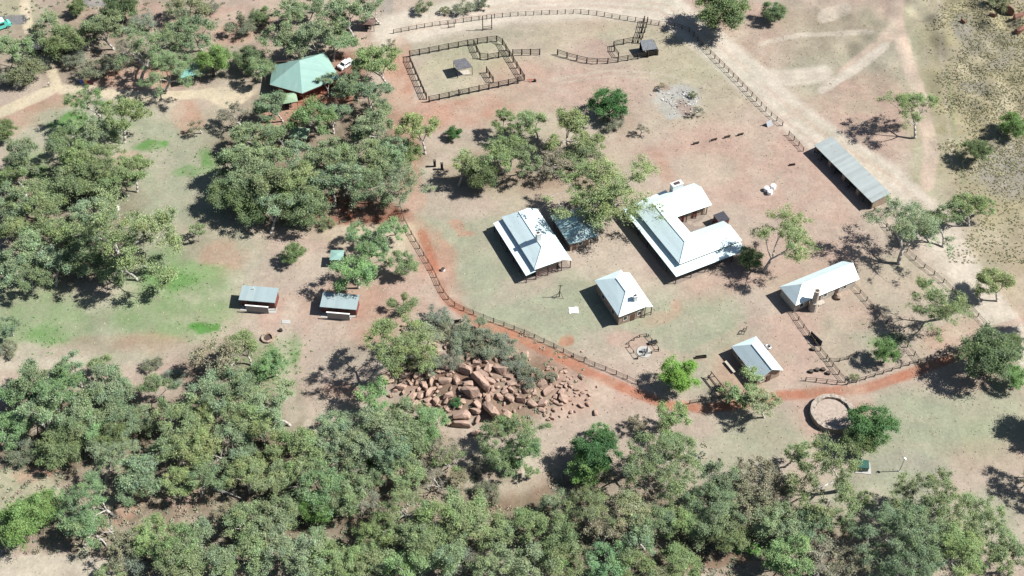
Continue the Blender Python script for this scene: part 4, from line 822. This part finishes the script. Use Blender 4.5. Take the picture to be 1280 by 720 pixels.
def rock(px, py, wpx, rot=None, asp=None, label='', group=None, pool=RM, sink=.25):
    x,y,h = G(px,py); s = wpx/scale_at(px,py); o = bpy.data.objects.new('boulder', RK.choice(pool)); col.objects.link(o)
    o.scale = (s, s*(asp or RK.uniform(.6,1.0)), s*RK.uniform(.8,1.2)); o.location = (x,y,h+s*.5*.55*(1-sink)*.6)
    o.rotation_euler = (RK.uniform(-.3,.3),RK.uniform(-.3,.3),R(rot) if rot is not None else RK.uniform(0,6.28))
    tag(o,label,'boulder',group); return o
big = [(588,492,23,-20,.7),(599,478,38,-42,.38),(614,516,32,-60,.5),(627,464,21,0,.8),(611,462,15,None,.9),(602,469,20,-20,.6),(585,482,16,0,.6),(571,476,13,None,None),(636,498,17,None,None),
 (624,497,13,None,None),(652,501,14,None,None),(678,505,16,None,None),(679,481,15,None,None),(686,490,17,None,None),(701,492,13,None,None),(704,499,15,None,None),(739,476,13,None,None),(576,522,22,5,.7),(576,533,25,0,.4),
 (596,506,15,None,None),(610,499,13,None,None),(612,478,17,-30,.6),(505,470,17,None,None),(502,485,16,0,.6),(522,470,13,None,None),(555,477,19,0,.7),(570,476,14,None,None),(580,463,24,-30,.5),(530,483,13,None,None),(536,492,14,None,None),
 (562,421,10,None,None),(547,415,10,None,None),(557,434,9,None,None),(548,427,9,None,None),(595,515,16,-30,.6),(650,470,14,None,None),(640,480,14,None,None),(660,488,12,None,None),(515,497,14,None,None),(545,502,12,None,None),(560,495,13,None,None),(665,505,15,None,None)]
allr = list(big)
random.seed(4)
tries = 0
while len(allr) < 275 and tries < 60000:
    k = random.random(); tries += 1
    if k < .62: px,py,w0 = random.gauss(592,38),random.gauss(485,22),random.choice((6,7,8,9,10,12,13,15))
    elif k < .82: px,py,w0 = random.gauss(695,24),random.gauss(485,17),random.choice((4,5,6,7,9))
    elif k < .93: px,py,w0 = random.gauss(520,18),random.gauss(478,14),random.choice((6,8,10,12))
    else: px,py,w0 = random.gauss(550,22),random.gauss(430,12),random.choice((4,5,6,8))
    if py < 405 or py > 548 or px > 748 or px < 480: continue
    if any(math.hypot(px-a[0],(py-a[1])*1.45) < .40*(w0+a[2]) for a in allr): continue
    allr.append((px,py,w0,None,None))
allr = [a for a in allr if min((a[0]-x)**2+((a[1]-y)*1.3)**2 for x,y in ((625,409),(650,422),(675,434),(700,447),(722,459),(745,470),(768,480))) > 190]
ORDW = ['','second ','third ','fourth ','fifth ','sixth ','seventh ','eighth ','ninth ','tenth ','eleventh ','twelfth ','thirteenth ','fourteenth ','fifteenth ','sixteenth ','seventeenth ','eighteenth ','nineteenth ','twentieth ']
ORDW += ['twenty-'+a for a in ('first ','second ','third ','fourth ','fifth ','sixth ','seventh ','eighth ','ninth ')]+['thirtieth ']+['thirty-'+a for a in ('first ','second ','third ','fourth ','fifth ','sixth ','seventh ','eighth ','ninth ')]
bk = {}
for a in sorted(allr, key=lambda a: a[0]):
    c = 'large' if a[2] > 15 else ('medium sized' if a[2] > 9 else 'small')
    hp = ['left end','left part','middle','right part','right end'][0 if a[0] < 535 else 1 if a[0] < 580 else 2 if a[0] < 625 else 3 if a[0] < 680 else 4]
    vp = 'upper' if a[1] < 482 else 'lower'; bk.setdefault((c,vp,hp),[]).append(a)
for (c,vp,hp),l in bk.items():
    for i,a in enumerate(l):
        rk = (ORDW[min(i,38)]+'from left of the ') if i else ('leftmost of the ' if len(l) > 1 else 'the ')
        if i >= 39: rk = 'one of the '
        rock(a[0],a[1],a[2]*1.2,*a[3:], label='%s%s boulder%s in the outcrop\'s %s %s' % (rk,c,'s' if len(l) > 1 else '',vp,hp), group='%s boulders in the %s %s of the rock outcrop' % (c,vp,hp))
for px,py,wp,l in ((1258,14,26,'biggest smooth red boulder at upper right corner'),(1272,22,18,'dark red boulder right of the biggest one at upper right corner'),(1240,20,12,'small dark red boulder left of the biggest one at upper right corner'),(1274,40,20,'long low red boulder on the hill below the corner boulders'),(1203,28,10,'lone dark red boulder on the spinifex slope, furthest left'),(1056,669,9,'rusty orange boulder among gums at lower right')):
    rock(px,py,wp,None,.55,label=l,pool=RM2)
# rubble and scrap on the ash heap (one thing nobody could count)
mb = MB(); rg = random.Random(8)
def stuff_mesh(name, clumps, mat, attr=True):
    """clumps: arrays of triangles (n,3,3) with per-triangle colour"""
    tri, colr = clumps; n_ = len(tri); me = bpy.data.meshes.new(name); me.vertices.add(n_*3); me.vertices.foreach_set('co', tri.astype(np.float32).ravel())
    me.loops.add(n_*3); me.loops.foreach_set('vertex_index', np.arange(n_*3,dtype=np.int32)); me.polygons.add(n_)
    me.polygons.foreach_set('loop_start', np.arange(0,n_*3,3,dtype=np.int32)); me.polygons.foreach_set('loop_total', np.full(n_,3,dtype=np.int32)); me.update(calc_edges=True)
    ca = me.color_attributes.new('tint','FLOAT_COLOR','POINT'); c4=np.ones((n_*3,4),np.float32); c4[:,:3]=np.repeat(colr,3,axis=0); ca.data.foreach_set('color',c4.ravel())
    me.materials.append(mat); o=bpy.data.objects.new(name,me); col.objects.link(o); return o
def leafmat(name, use_obj, transl=.25, tint=(1,1,1)):
    m,t,n,b = newmat(name); n.remove(b); out=n['Material Output']
    a = n.new('ShaderNodeAttribute'); a.attribute_name='tint'; c=a.outputs['Color']
    if use_obj:
        oi=n.new('ShaderNodeObjectInfo'); mx=n.new('ShaderNodeMix'); mx.data_type='RGBA'; mx.blend_type='MULTIPLY'; mx.inputs['Factor'].default_value=1
        t.links.new(oi.outputs['Color'],mx.inputs['A']); t.links.new(c,mx.inputs['B']); c=mx.outputs['Result']
    d=n.new('ShaderNodeBsdfDiffuse'); tr=n.new('ShaderNodeBsdfTranslucent'); ms=n.new('ShaderNodeMixShader'); ms.inputs[0].default_value=transl
    t.links.new(c,d.inputs[0]); t.links.new(c,tr.inputs[0]); t.links.new(d.outputs[0],ms.inputs[1]); t.links.new(tr.outputs[0],ms.inputs[2])
    t.links.new(ms.outputs[0],out.inputs[0]); return m
LM = leafmat('leaves', True); TM = leafmat('dry_tufts', False, .15)
NR = np.random.default_rng(7)
def rand_unit(n_): v=NR.normal(size=(n_,3)); return v/np.linalg.norm(v,axis=1)[:,None]
def leaf_tris(cen, size, up=.3):
    """one rhombic leaf made of two triangles at every centre; random tilt"""
    n_=len(cen); a=rand_unit(n_); a[:,2]*=.8; a/=np.linalg.norm(a,axis=1)[:,None]; nrm=rand_unit(n_); nrm[:,2]=np.abs(nrm[:,2])+up
    b_=np.cross(nrm,a); b_/=np.linalg.norm(b_,axis=1)[:,None]+1e-9
    L=(size*NR.uniform(.7,1.3,n_))[:,None]; W2=L*.32; p0=cen-a*L*.5; p1=cen+a*L*.5; q0=cen-b_*W2; q1=cen+b_*W2
    return np.stack([np.stack([p0,q0,p1],1),np.stack([p0,p1,q1],1)],1).reshape(-1,3,3)

def in_ell(px,py,cx,cy,rx,ry): return ((px-cx)/rx)**2+((py-cy)/ry)**2 < 1
def scatter(n_, test):
    out=[]
    while len(out)<n_:
        px=NR.uniform(-40,1320); py=NR.uniform(-30,750)
        wgt = test(px,py)
        if NR.random()<wgt: out.append((px,py))
    return out
def tufts(name, pts, size, k, colours, flat=.5, label=None, lsize=.3):
    C=[];K=[]
    for px,py in pts:
        x,y,h=G(px,py); s=size*NR.uniform(.5,1.4); c=np.array(colours[NR.integers(len(colours))])*NR.uniform(.8,1.2)
        q=rand_unit(k)*s*NR.uniform(.4,1,(k,1)); q[:,2]=np.abs(q[:,2])*flat; q+= (x,y,h+.02); C.append(q); K.append(np.repeat(c[None],k*2,0))
    tri=leaf_tris(np.concatenate(C),np.full(len(pts)*k,lsize)); o=stuff_mesh(name,(tri,np.concatenate(K)),TM); tag(o,label,None,None,'stuff'); return o
blds=[(665,300,55,50),(720,285,36,30),(852,285,85,65),(780,372,40,34),(1022,358,58,28),(940,450,34,34),(1060,220,55,45),(322,374,32,18),(424,382,32,18),(374,90,42,32)]
paths=[(x_,y_) for pts,*_ in [ST[1],ST[3],ST[11]] for x_,y_ in pts]
def nob(px,py): return not any(in_ell(px,py,*b_) for b_ in blds)
road_pts=[]
for k in (1,3,4,8,9,11):
    pts=ST[k][0]
    for (x0,y0),(x1,y1) in zip(pts[:-1],pts[1:]):
        for q in np.linspace(0,1,8): road_pts.append((x0+(x1-x0)*q,y0+(y1-y0)*q,ST[k][1]+2))
RP=np.array(road_pts)
def onroad(px,py): return bool((((RP[:,0]-px)**2+(RP[:,1]-py)**2) < RP[:,2]**2).any())
tufts('dry_grass_tufts', scatter(7000, lambda x,y: 0 if (not nob(x,y) or onroad(x,y)) else (.9 if (in_ell(x,y,950,90,250,110) or in_ell(x,y,560,80,90,60)) else .35)), .16, 5, [(.44,.40,.29),(.38,.35,.25),(.46,.41,.31),(.34,.34,.24)], .45, lsize=.22)
tufts('spinifex_tussocks', scatter(8500, lambda x,y: (float(np.clip((x-1168-(y*.12 if y<120 else 14)-50*(vnoise(np.array(x*.05),np.array(y*.06),3)-.5))/34,0,1))*(.35+float(vnoise(np.array(x*.08),np.array(y*.1),6))) if y<330 else 0)*(1 if y<220 else .35)), .23, 13, [(.42,.39,.23),(.36,.35,.22),(.44,.41,.25),(.31,.31,.21),(.38,.36,.25)], .35, lsize=.26)
tufts('undergrowth', scatter(3400, lambda x,y: 0 if (not nob(x,y) or onroad(x,y)) else (float(np.clip((y-560-60*(vnoise(np.array(x*.03),np.array(y*.03),4)-.5))/30,0,1)) if (y>530 and x<960 and not in_ell(x,y,50,712,120,20) and not in_ell(x,y,640,612,50,22)) else (.8 if (y<70 and x<480) else (.5 if in_ell(x,y,400,200,110,90) else (.35 if in_ell(x,y,600,470,130,60) else 0))))), .55, 30, [(.30,.29,.21),(.33,.29,.22),(.26,.29,.19),(.33,.27,.21),(.24,.27,.20)], .6, lsize=.32)
tufts('green_herbs', scatter(600, lambda x,y: 1 if any(in_ell(x+15*NR.normal(),y+8*NR.normal(),*e) for e in ((85,157,24,14),(190,182,22,6),(256,411,18,6),(262,203,10,15),(60,420,26,11),(355,445,16,24),(935,681,22,10),(1110,426,22,8),(215,350,30,14),(330,468,26,34))) else 0), .3, 8, [(.17,.30,.11),(.20,.31,.14)], .6, lsize=.26)
# ash heap scrap: rubble pieces
mb = MB()
for i in range(110):
    px=rg.gauss(848,13); py=rg.gauss(125,8)
    if rg.random()<.35: px=rg.gauss(866,7); py=rg.gauss(124,6)
    x,y,h=G(px,py); s=rg.uniform(.1,.34); a=rg.uniform(0,6.28); d=Vector((cos(a),sin(a),rg.uniform(-.1,.25)))*s; c=Vector((x,y,h+.1))
    mb.beam(c-d,c+d,s*rg.uniform(.3,.9),s*rg.uniform(.2,.5))
tag(mb.build('ash_rubble', simple('ash_rubble',(.42,.41,.41),.9,.5,.6,stains=((.08,.06,.05),.5,.5))),None,None,None,'stuff')
# fallen logs
for i,(px,py,L,a,l) in enumerate([(285,618,6,-20,'long white fallen trunk in a gap of the lower left woodland'),(440,588,4.2,-12,'pale fallen log among gums, upper of two at lower centre left'),(468,606,3.6,-5,'pale fallen log among gums, lower of two at lower centre left'),(178,608,3.2,50,'short bleached log near the lower left woodland clearing'),(128,677,3.0,-40,'bleached forked log beside the lower left creek sand'),(340,648,3.6,-15,'bleached log right of the lower left woodland gap'),(205,683,2.6,5,'short bleached log near the bottom edge at left'),(498,575,3,-50,'white leaning dead branch below the rock outcrop')]):
    t=at(px,py,'fallen_log',l,'log',a); MB().tube((-L/2,0,.25),(L*.1,.1,.3),.24,.19,8).tube((L*.1,.1,.3),(L/2,-.1,.28),.19,.08,8).build('trunk', M['log'], t)
    MB().tube((0,0,.3),(L*.25,L*.2,.7),.1,.03,6).tube((-L*.2,0,.3),(-L*.02,-L*.18,.5),.09,.03,6).build('branch', M['log'], t)
# ---------------------------------------------------------------- trees
def grow_tree(seed, kind):
    """returns limb mesh builder, foliage triangles, tints; nominal 10 m wide and 10 m high"""
    rg = random.Random(seed); mb = MB(); tips = []
    nr = np.random.default_rng(seed+900)
    def limb(p, d, L, r0, lvl, maxl, spread, bend):
        segs = 3 if lvl < 2 else 2; q = p.copy(); r = r0
        for s in range(segs):
            d = (d + Vector((rg.gauss(0,bend), rg.gauss(0,bend), rg.gauss(.03,bend*.6)))).normalized()
            nq = q + d*(L/segs); nr_ = r*(.84 if lvl else .9); mb.tube(q, nq, r, nr_, 7 if lvl < 2 else 5); q = nq; r = nr_
            if lvl >= 2 and s < segs-1 and rg.random() < .6: tips.append((q.copy(), .75))
        if lvl >= maxl: tips.append((q, 1.0)); return
        n_ = rg.choice((2,3,3)) if lvl else rg.choice((3,4,4))
        a0 = rg.uniform(0, 6.28)
        for k in range(n_):
            az = a0 + 6.28*k/n_ + rg.uniform(-.5,.5); tilt = spread*rg.uniform(.55,1.2)
            o1 = d.orthogonal().normalized(); o2 = d.cross(o1)
            nd = (d*cos(tilt) + (o1*cos(az)+o2*sin(az))*sin(tilt)); nd.z += .12 if lvl else .05
            limb(q, nd.normalized(), L*rg.uniform(.62,.9), r*rg.uniform(.6,.78), lvl+1, maxl, spread, bend)
    if kind == 'gum': limb(Vector((0,0,-.3)), Vector((rg.gauss(0,.18),rg.gauss(0,.18),1)).normalized(), 3.0, .27, 0, 3, .74, .15)
    elif kind == 'biggum': limb(Vector((0,0,-.2)), Vector((rg.gauss(0,.1),rg.gauss(0,.1),1)).normalized(), 2.4, .2, 0, 4, .68, .14)
    elif kind == 'dead': limb(Vector((0,0,-.3)), Vector((rg.gauss(0,.2),rg.gauss(0,.2),1)).normalized(), 2.6, .26, 0, 3, .7, .22)
    elif kind == 'sparse': limb(Vector((0,0,-.3)), Vector((rg.gauss(0,.15),rg.gauss(0,.15),1)).normalized(), 2.2, .26, 0, 3, .8, .2)
    elif kind == 'dense': limb(Vector((0,0,-.3)), Vector((rg.gauss(0,.1),rg.gauss(0,.1),1)).normalized(), 2.0, .4, 0, 3, .75, .1)
    else:
        for k in range(5):
            a = 6.28*k/5+rg.uniform(-.3,.3); limb(Vector((.1*cos(a),.1*sin(a),-.2)), Vector((cos(a)*.8,sin(a)*.8,1)).normalized(), 2.4, .16, 1, 2, .6, .16)
    T = np.array([t_[0][:] for t_ in tips]); S = np.array([t_[1] for t_ in tips])
    cx, cy = T[:,0].mean(), T[:,1].mean(); ev = np.linalg.eigvalsh(np.cov(T[:,:2].T)); 
    if kind in ('gum','sparse','biggum') and (ev[0]/ev[1] < (.6 if kind == 'biggum' else .45) or len(T) < (110 if kind == 'biggum' else 26)): return None
    # clumps
    if kind == 'dead': cl, nl, ls, fl = 1.0, 22, .22, .6
    elif kind in ('gum','sparse'): cl, nl, ls, fl = 1.4, (520 if kind == 'gum' else 200), .25, .6
    elif kind == 'biggum' and seed >= 700: cl, nl, ls, fl = 1.05, 290, .15, .62
    elif kind == 'biggum': cl, nl, ls, fl = .95, 400, .15, .62
    elif kind == 'dense': cl, nl, ls, fl = 1.55, 640, .25, .72
    else: cl, nl, ls, fl = 1.8, 620, .26, .7
    if kind == 'dense':   # extra clumps filling a lumpy dome
        ex = []
        for k in range(26):
            u = rand_unit(1)[0]; u = np.array([rg.gauss(0,1),rg.gauss(0,1),rg.gauss(0,1)]); u /= np.linalg.norm(u)
            ex.append([cx+u[0]*3.6, cy+u[1]*3.6, T[:,2].mean()+.3+abs(u[2])*2.6-.8*(u[2]<0)])
        T = np.vstack([T, ex]); S = np.concatenate([S, np.full(26,1.0)])
    # thin out overlapping clumps to keep gaps in the gums
    if kind == 'biggum' and len(T) > 105:
        keep = nr.permutation(len(T))[:105]; T = T[keep]; S = S[keep]
    if kind == 'gum' and len(T) > 60:
        keep = nr.permutation(len(T))[:60]; T = T[keep]; S = S[keep]
    ext = 2*np.percentile(np.hypot(T[:,0]-cx,T[:,1]-cy), 82); ks = (10-2*cl*.75)/ext; kz = (10-cl*.7)/T[:,2].max() if kind in ('gum','dense','sparse','biggum','dead') else 6.2/T[:,2].max()
    T = T*np.array([ks,ks,kz])
    mb.v = [(v[0]*ks, v[1]*ks, v[2]*kz) for v in mb.v]
    C = []; K = []
    base = np.array([1.0,1.0,1.0])
    for p, s in zip(T, S):
        rr = cl*s*nr.uniform(.75,1.2); n_ = int(nl*s*s*nr.uniform(.8,1.15))
        sub = nr.integers(3,6); sc = rand_unit(sub)*rr*.55; sc[:,2] *= fl
        w_ = nr.integers(sub, size=n_); u = rand_unit(n_)*np.abs(nr.normal(0,.62,n_))[:,None]*rr*.72; u[:,2] *= fl
        q = p + sc[w_] + u; ct = nr.uniform(.85,1.15)*np.array([nr.uniform(.95,1.08),1,nr.uniform(.9,1.08)])
        lt = nr.uniform(.72,1.28,(n_,1))*ct; lt *= np.where(nr.random((n_,1))<.06, 1.5, 1)
        C.append(q); K.append(np.repeat(lt,2,0))
    C = np.concatenate(C); K = np.concatenate(K)
    return mb, leaf_tris(C, np.full(len(C), ls), 1.0), K
def crown_mesh(seed, kind, bark):
    gt = grow_tree(seed, kind)
    while gt is None: seed += 37; gt = grow_tree(seed, kind)
    mb, tri, K = gt
    tm = mb.mesh('trunk', bark, True)
    o = stuff_mesh('crown', (tri, K), LM); cm = o.data; bpy.data.objects.remove(o)
    top = tri[:,:,2]; zc = float(np.percentile(tri[:,:,2].mean(1), 55)); cxy = (float(tri[:,:,0].mean()), float(tri[:,:,1].mean()))
    return tm, cm, zc, cxy
PROT = dict(gum=[crown_mesh(100+s,'gum',M['bark']) for s in range(12)], dense=[crown_mesh(200+s,'dense',M['dbark']) for s in range(4)],
            shrub=[crown_mesh(300+s,'shrub',M['dbark']) for s in range(4)], sparse=[crown_mesh(400+s,'sparse',M['bark']) for s in range(3)], dead=[crown_mesh(600+s,'dead',M['log']) for s in range(3)], wispy=[crown_mesh(700+s,'biggum',M['bark']) for s in range(3)], biggum=[crown_mesh(500+s,'biggum',M['bark']) for s in range(3)])
KIND = {  # code: (proto kind, colour, height/width, name, adjective, part names)
 'g': ('gum',(.208,.274,.158),.98,'gum_tree','grey green gum tree'), 'o': ('gum',(.218,.28,.138),.98,'gum_tree','olive gum tree'),
 'y': ('gum',(.26,.305,.185),.98,'gum_tree','pale yellowish gum tree'), 'Y': ('gum',(.255,.33,.15),.74,'gum_tree','wide pale green gum tree'), 'd': ('dense',(0.15,0.2,0.1),.85,'shade_tree','dark green dense tree'),
 'b': ('dense',(.165,.27,.10),.9,'shade_tree','bright green bushy tree'), 'B': ('dense',(.19,.33,.085),1.0,'shade_tree','fresh light green tree'), 'k': ('dense',(0.08,0.16,0.065),.8,'shade_tree','deep green round tree'),
 's': ('shrub',(0.19,0.215,0.155),.62,'shrub','grey leaved shrub'), 'm': ('shrub',(0.175,0.21,0.115),.7,'shrub','olive shrub'), 'x': ('dead',(.24,.23,.17),.85,'dead_tree','nearly bare white limbed tree'), 'r': ('sparse',(0.235,0.23,0.165),.8,'dry_tree','sparse brownish tree'),
 'c': ('gum',(.19,.29,.14),.95,'gum_tree','blue green leafy gum tree')}
TL = '''57,27,40,g 96,8,22,d 78,50,44,d 122,32,50,g 147,8,40,d 175,26,36,s 232,10,50,m 262,8,24,s 200,55,68,g 240,38,50,g 208,84,58,g 15,55,40,g 32,85,46,m 10,97,30,s 92,72,30,s 120,84,42,s 150,78,26,s 160,56,30,r 267,72,38,b 305,30,40,s 310,72,34,d
112,137,58,c 155,140,50,o 125,163,46,g 80,178,44,g 3,162,28,d 290,140,38,r 243,158,20,r 305,165,38,g 326,20,24,d 365,12,36,g 394,6,30,g 425,14,52,g 460,8,38,g 350,47,44,g 385,42,48,g 425,47,40,g 326,84,34,o 467,74,52,o 489,53,12,r 437,106,38,g 466,112,42,g
335,132,40,g 388,143,50,c 397,82,24,r 515,545,46,g 490,562,46,g 552,560,40,r 533,546,36,c 603,574,28,r 560,574,36,o 342,164,42,g 475,140,38,g 418,138,34,g 460,160,45,g 522,155,46,o 568,166,19,k 632,150,34,o 528,8,22,m 556,12,13,m 580,8,26,s 602,3,20,s 662,150,40,o 710,157,50,o 738,176,30,o 762,128,44,k 766,150,30,s 803,160,16,r 902,8,58,d 968,14,28,d 1140,127,56,o 1267,155,32,b 1222,186,28,d 1248,2,26,m
25,195,45,g 95,190,46,o 15,215,40,o 125,202,55,o 168,208,40,o 95,222,58,d 38,240,50,g 140,224,46,o 15,258,45,g 58,262,48,o 20,282,45,o 115,258,44,g 140,282,56,g 80,290,50,o 30,308,52,g 110,302,50,g 176,290,98,o 247,286,20,o 67,322,45,g 105,325,46,g 12,332,44,g 140,333,46,g 40,345,38,g
298,195,50,g 312,222,50,g 282,242,42,d 312,252,50,d 335,195,46,g 365,193,44,g 398,192,44,g 425,195,44,g 460,195,48,g 490,190,40,g 510,190,32,d 332,225,50,o 368,226,48,o 405,222,46,g 440,225,46,g 470,228,44,g 500,228,56,y 380,256,54,d 342,254,46,g 408,278,20,m 367,316,26,d 445,291,30,c 470,302,40,c 490,284,30,c 505,328,34,o 445,338,52,c 462,318,36,c
585,202,42,o 617,197,50,o 602,216,38,d 640,182,40,o 655,196,38,g 728,194,54,m 690,202,42,r 767,236,96,Y 405,99,26,g 540,455,28,s 577,428,32,s 520,450,32,m 562,412,28,s 640,452,26,s 603,438,26,s 690,470,14,s 738,238,56,o 752,262,38,g 988,290,70,o 938,322,28,d 1137,275,76,g 1170,272,44,g 1205,255,40,o 1230,256,26,o 1174,378,68,o 1240,350,42,o
8,408,32,g 8,436,28,s 47,470,54,g 80,460,40,g 85,487,60,c 125,456,32,g 140,480,50,g 115,502,54,g 22,498,50,c 48,512,54,g 88,522,50,g 142,506,40,g 155,524,46,g 120,532,44,c 12,532,45,c 195,484,38,g 178,522,36,g 225,522,50,o 250,512,46,o 262,489,52,g 272,447,58,r 300,430,44,o 300,477,50,g 305,514,50,o 190,455,24,s 218,470,26,s
335,457,38,c 337,500,52,g 335,524,50,g 505,379,32,m 548,396,34,s 497,422,80,o 527,418,40,y 562,450,28,s 588,410,38,s 610,426,40,s 630,430,32,s 468,492,42,c 502,514,44,g 470,522,50,g 420,530,42,g 538,520,40,c 570,503,14,k 630,533,20,m 662,469,32,s 650,452,24,s 850,468,44,B 930,486,48,o 950,500,40,y 840,520,42,o 797,527,24,r 750,538,24,c 1108,438,32,b 1068,471,12,m 1237,440,64,d 1262,432,34,d 1270,470,34,b 1090,530,54,k 1076,550,40,d
28,564,42,s 75,556,50,d 94,545,44,g 150,568,56,g 175,591,54,g 140,548,44,d 215,556,50,o 250,556,50,o 225,600,42,o 260,593,48,g 295,556,50,g 308,586,44,o 100,630,66,c 25,652,56,b 52,632,40,b 108,656,46,c 165,613,38,g 185,668,44,o 155,682,46,r 177,698,50,s 220,680,54,c 245,668,44,g 228,704,50,g 275,695,50,g 305,646,46,o 285,640,34,r 308,690,50,o 137,712,30,g
340,552,48,o 375,560,52,o 385,582,44,o 420,550,44,g 440,557,48,g 475,556,50,g 345,598,48,o 405,609,52,c 397,632,40,b 437,616,46,g 457,581,18,b 478,579,18,b 472,592,28,g 510,592,42,o 535,587,34,r 352,640,50,g 335,656,44,g 500,650,62,o 470,662,46,o 520,666,46,g 545,647,52,o 580,634,54,o 582,656,50,o 620,660,50,o 632,550,68,o 637,578,18,b 345,686,50,g 378,695,50,g 408,696,50,o 440,702,44,o 395,676,40,g 465,704,50,o 505,704,50,c 535,683,50,o 560,692,54,g 585,706,46,s 617,702,50,g
655,560,40,c 663,588,20,o 745,562,54,k 737,582,42,b 825,575,78,o 850,555,36,g 690,626,34,g 660,651,46,o 730,630,56,o 790,634,50,y 760,656,52,r 795,673,50,g 820,649,46,g 850,650,40,o 890,624,56,g 900,600,48,g 945,592,54,r 940,627,56,r 885,656,52,g 910,667,44,d 700,671,52,o 685,690,44,c 660,702,54,g 702,702,50,o 760,705,50,c 795,707,44,o 852,700,50,o 820,716,38,y
1035,595,80,o 1000,568,38,o 1083,622,20,o 970,610,46,r 968,651,50,g 1010,654,44,g 1050,652,34,g 455,625,40,r 610,612,30,s 575,600,30,r 985,697,54,c 1035,694,54,r 1060,706,50,r 1155,616,66,o 1112,662,70,g 1162,658,78,g 1205,645,68,o 1232,657,64,o 1195,692,78,o 1130,702,70,g 1260,692,50,o 1318,522,52,d 1316,588,58,o 1305,400,40,o 365,602,40,x 130,650,34,x 292,437,44,x 345,645,38,x 272,566,36,x 432,584,38,x 160,58,34,x 500,640,36,x 760,640,36,x 965,630,36,x 545,600,34,x 60,305,34,x 235,590,34,x 827,107,11,r 873,137,14,r 866,118,10,m'''
LMK = [(375,92,'green roofed pavilion'),(432,80,'white parked car'),(322,376,'left amenities shed'),(424,384,'right amenities shed'),(610,490,'rock outcrop'),(850,285,'U-shaped homestead'),(665,300,'verandah building'),(719,285,'small stone hut'),
 (780,370,'square white cottage'),(1062,215,'long open shed'),(1022,358,'kitchen cottage'),(940,450,'grey roofed cottage'),(1040,518,'round stone wall'),(1124,585,'lamp post'),(585,85,'square stockyard'),(760,68,'curved pen'),(845,125,'ash heap'),
 (0,0,'upper left photo corner'),(0,720,'lower left photo corner'),(1280,720,'lower right photo corner'),(1280,0,'upper right photo corner'),(640,720,'bottom photo edge midpoint'),(320,720,'bottom edge left quarter'),(960,720,'bottom edge right quarter'),(0,360,'left photo edge midpoint'),
 (235,88,'teal picnic shelter'),(60,712,'pale creek sand'),(20,612,'straw coloured bank'),(76,112,'sandy path fork'),(335,422,'pale fire ring'),(640,612,'bare red patch'),(373,165,'lower sage canopy'),(459,27,'brown roofed shelter'),(935,681,'bright bottom grass patch'),(240,0,'top edge left quarter'),(180,200,'left lawn')]
ORD = ['','second nearest ','third nearest ','fourth nearest ','fifth nearest ','sixth nearest ','seventh nearest ','eighth nearest ','ninth nearest ','tenth nearest ']
trees = []
for tok in TL.split():
    a = tok.split(','); trees.append([float(a[0]),float(a[1]),float(a[2]),a[3]])
buckets = {}
for tr in trees:
    px,py,wp_,k = tr; adj = KIND[k][4]
    if k in 'gocyrdbx' : adj = ('small ' if wp_ < 33 else ('large ' if wp_ > 53 else '')) + adj
    lx,ly,nm = min(LMK, key=lambda l: math.hypot(l[0]-px,l[1]-py)); dx,dy = px-lx,py-ly
    if math.hypot(dx,dy) < 14: sec = 'right at'
    else:
        a = math.degrees(math.atan2(-dy,dx)) % 360; sec = ['right of','upper right of','above','upper left of','left of','lower left of','below','lower right of'][int(((a+22.5)%360)//45)]
    tr += [adj,sec,nm,math.hypot(dx,dy)]; buckets.setdefault((adj,sec,nm),[]).append(tr)
for k,l in buckets.items():
    l.sort(key=lambda t_: t_[7])
    for i,t_ in enumerate(l): t_.append(('nearest ' if len(l) > 1 and i == 0 else ORD[i])+t_[4]+' '+t_[5]+' the '+t_[6])
GRP = {'gum':'gum trees across the site','dense':'dense bushy trees','shrub':'shrubs','sparse':'sparse dry trees','dead':'nearly bare trees'}
TR = random.Random(21); first = {}
for i,tr in enumerate(trees):
    px,py,wpx,k = tr[:4]; kind,colr,hw,name,adj = KIND[k]
    pk_ = ('wispy' if (k in 'Yyr' or (px > 900 and py < 400)) else 'biggum') if (kind == 'gum' and wpx >= 55) else kind; pi_ = TR.randrange(len(PROT[pk_])); tm,cm,zc,cxy = PROT[pk_][pi_]
    x0,y0,h0 = G(px,py,wpx/6*.5); s = (wpx*1.12)/scale_at(px,py)/10; sz = s*hw*TR.uniform(.88,1.12)
    x,y,h = G(px,py,zc*sz)
    rot = TR.uniform(0,2*pi); ox = (cxy[0]*cos(rot)-cxy[1]*sin(rot))*s; oy = (cxy[0]*sin(rot)+cxy[1]*cos(rot))*s
    x -= ox; y -= oy; h = float(hgt(x,y))
    if kind in first and False: pass
    root = empty(name,(x,y,h),rot,tr[8],'shrub' if kind == 'shrub' else 'tree',GRP[kind]); root.scale = (s,s*TR.uniform(.92,1.08),sz)
    vv = TR.uniform(.86,1.14); vv *= 1.1; c = (colr[0]*vv*TR.uniform(.94,1.06),colr[1]*vv,colr[2]*vv*TR.uniform(.92,1.08),1)
    for nm_,me in (('trunk' if kind != 'shrub' else 'stems',tm),('crown' if kind != 'shrub' else 'foliage',cm)):
        o = bpy.data.objects.new(nm_,me); col.objects.link(o); o.parent = root; o.color = c
print('trees', len(trees))
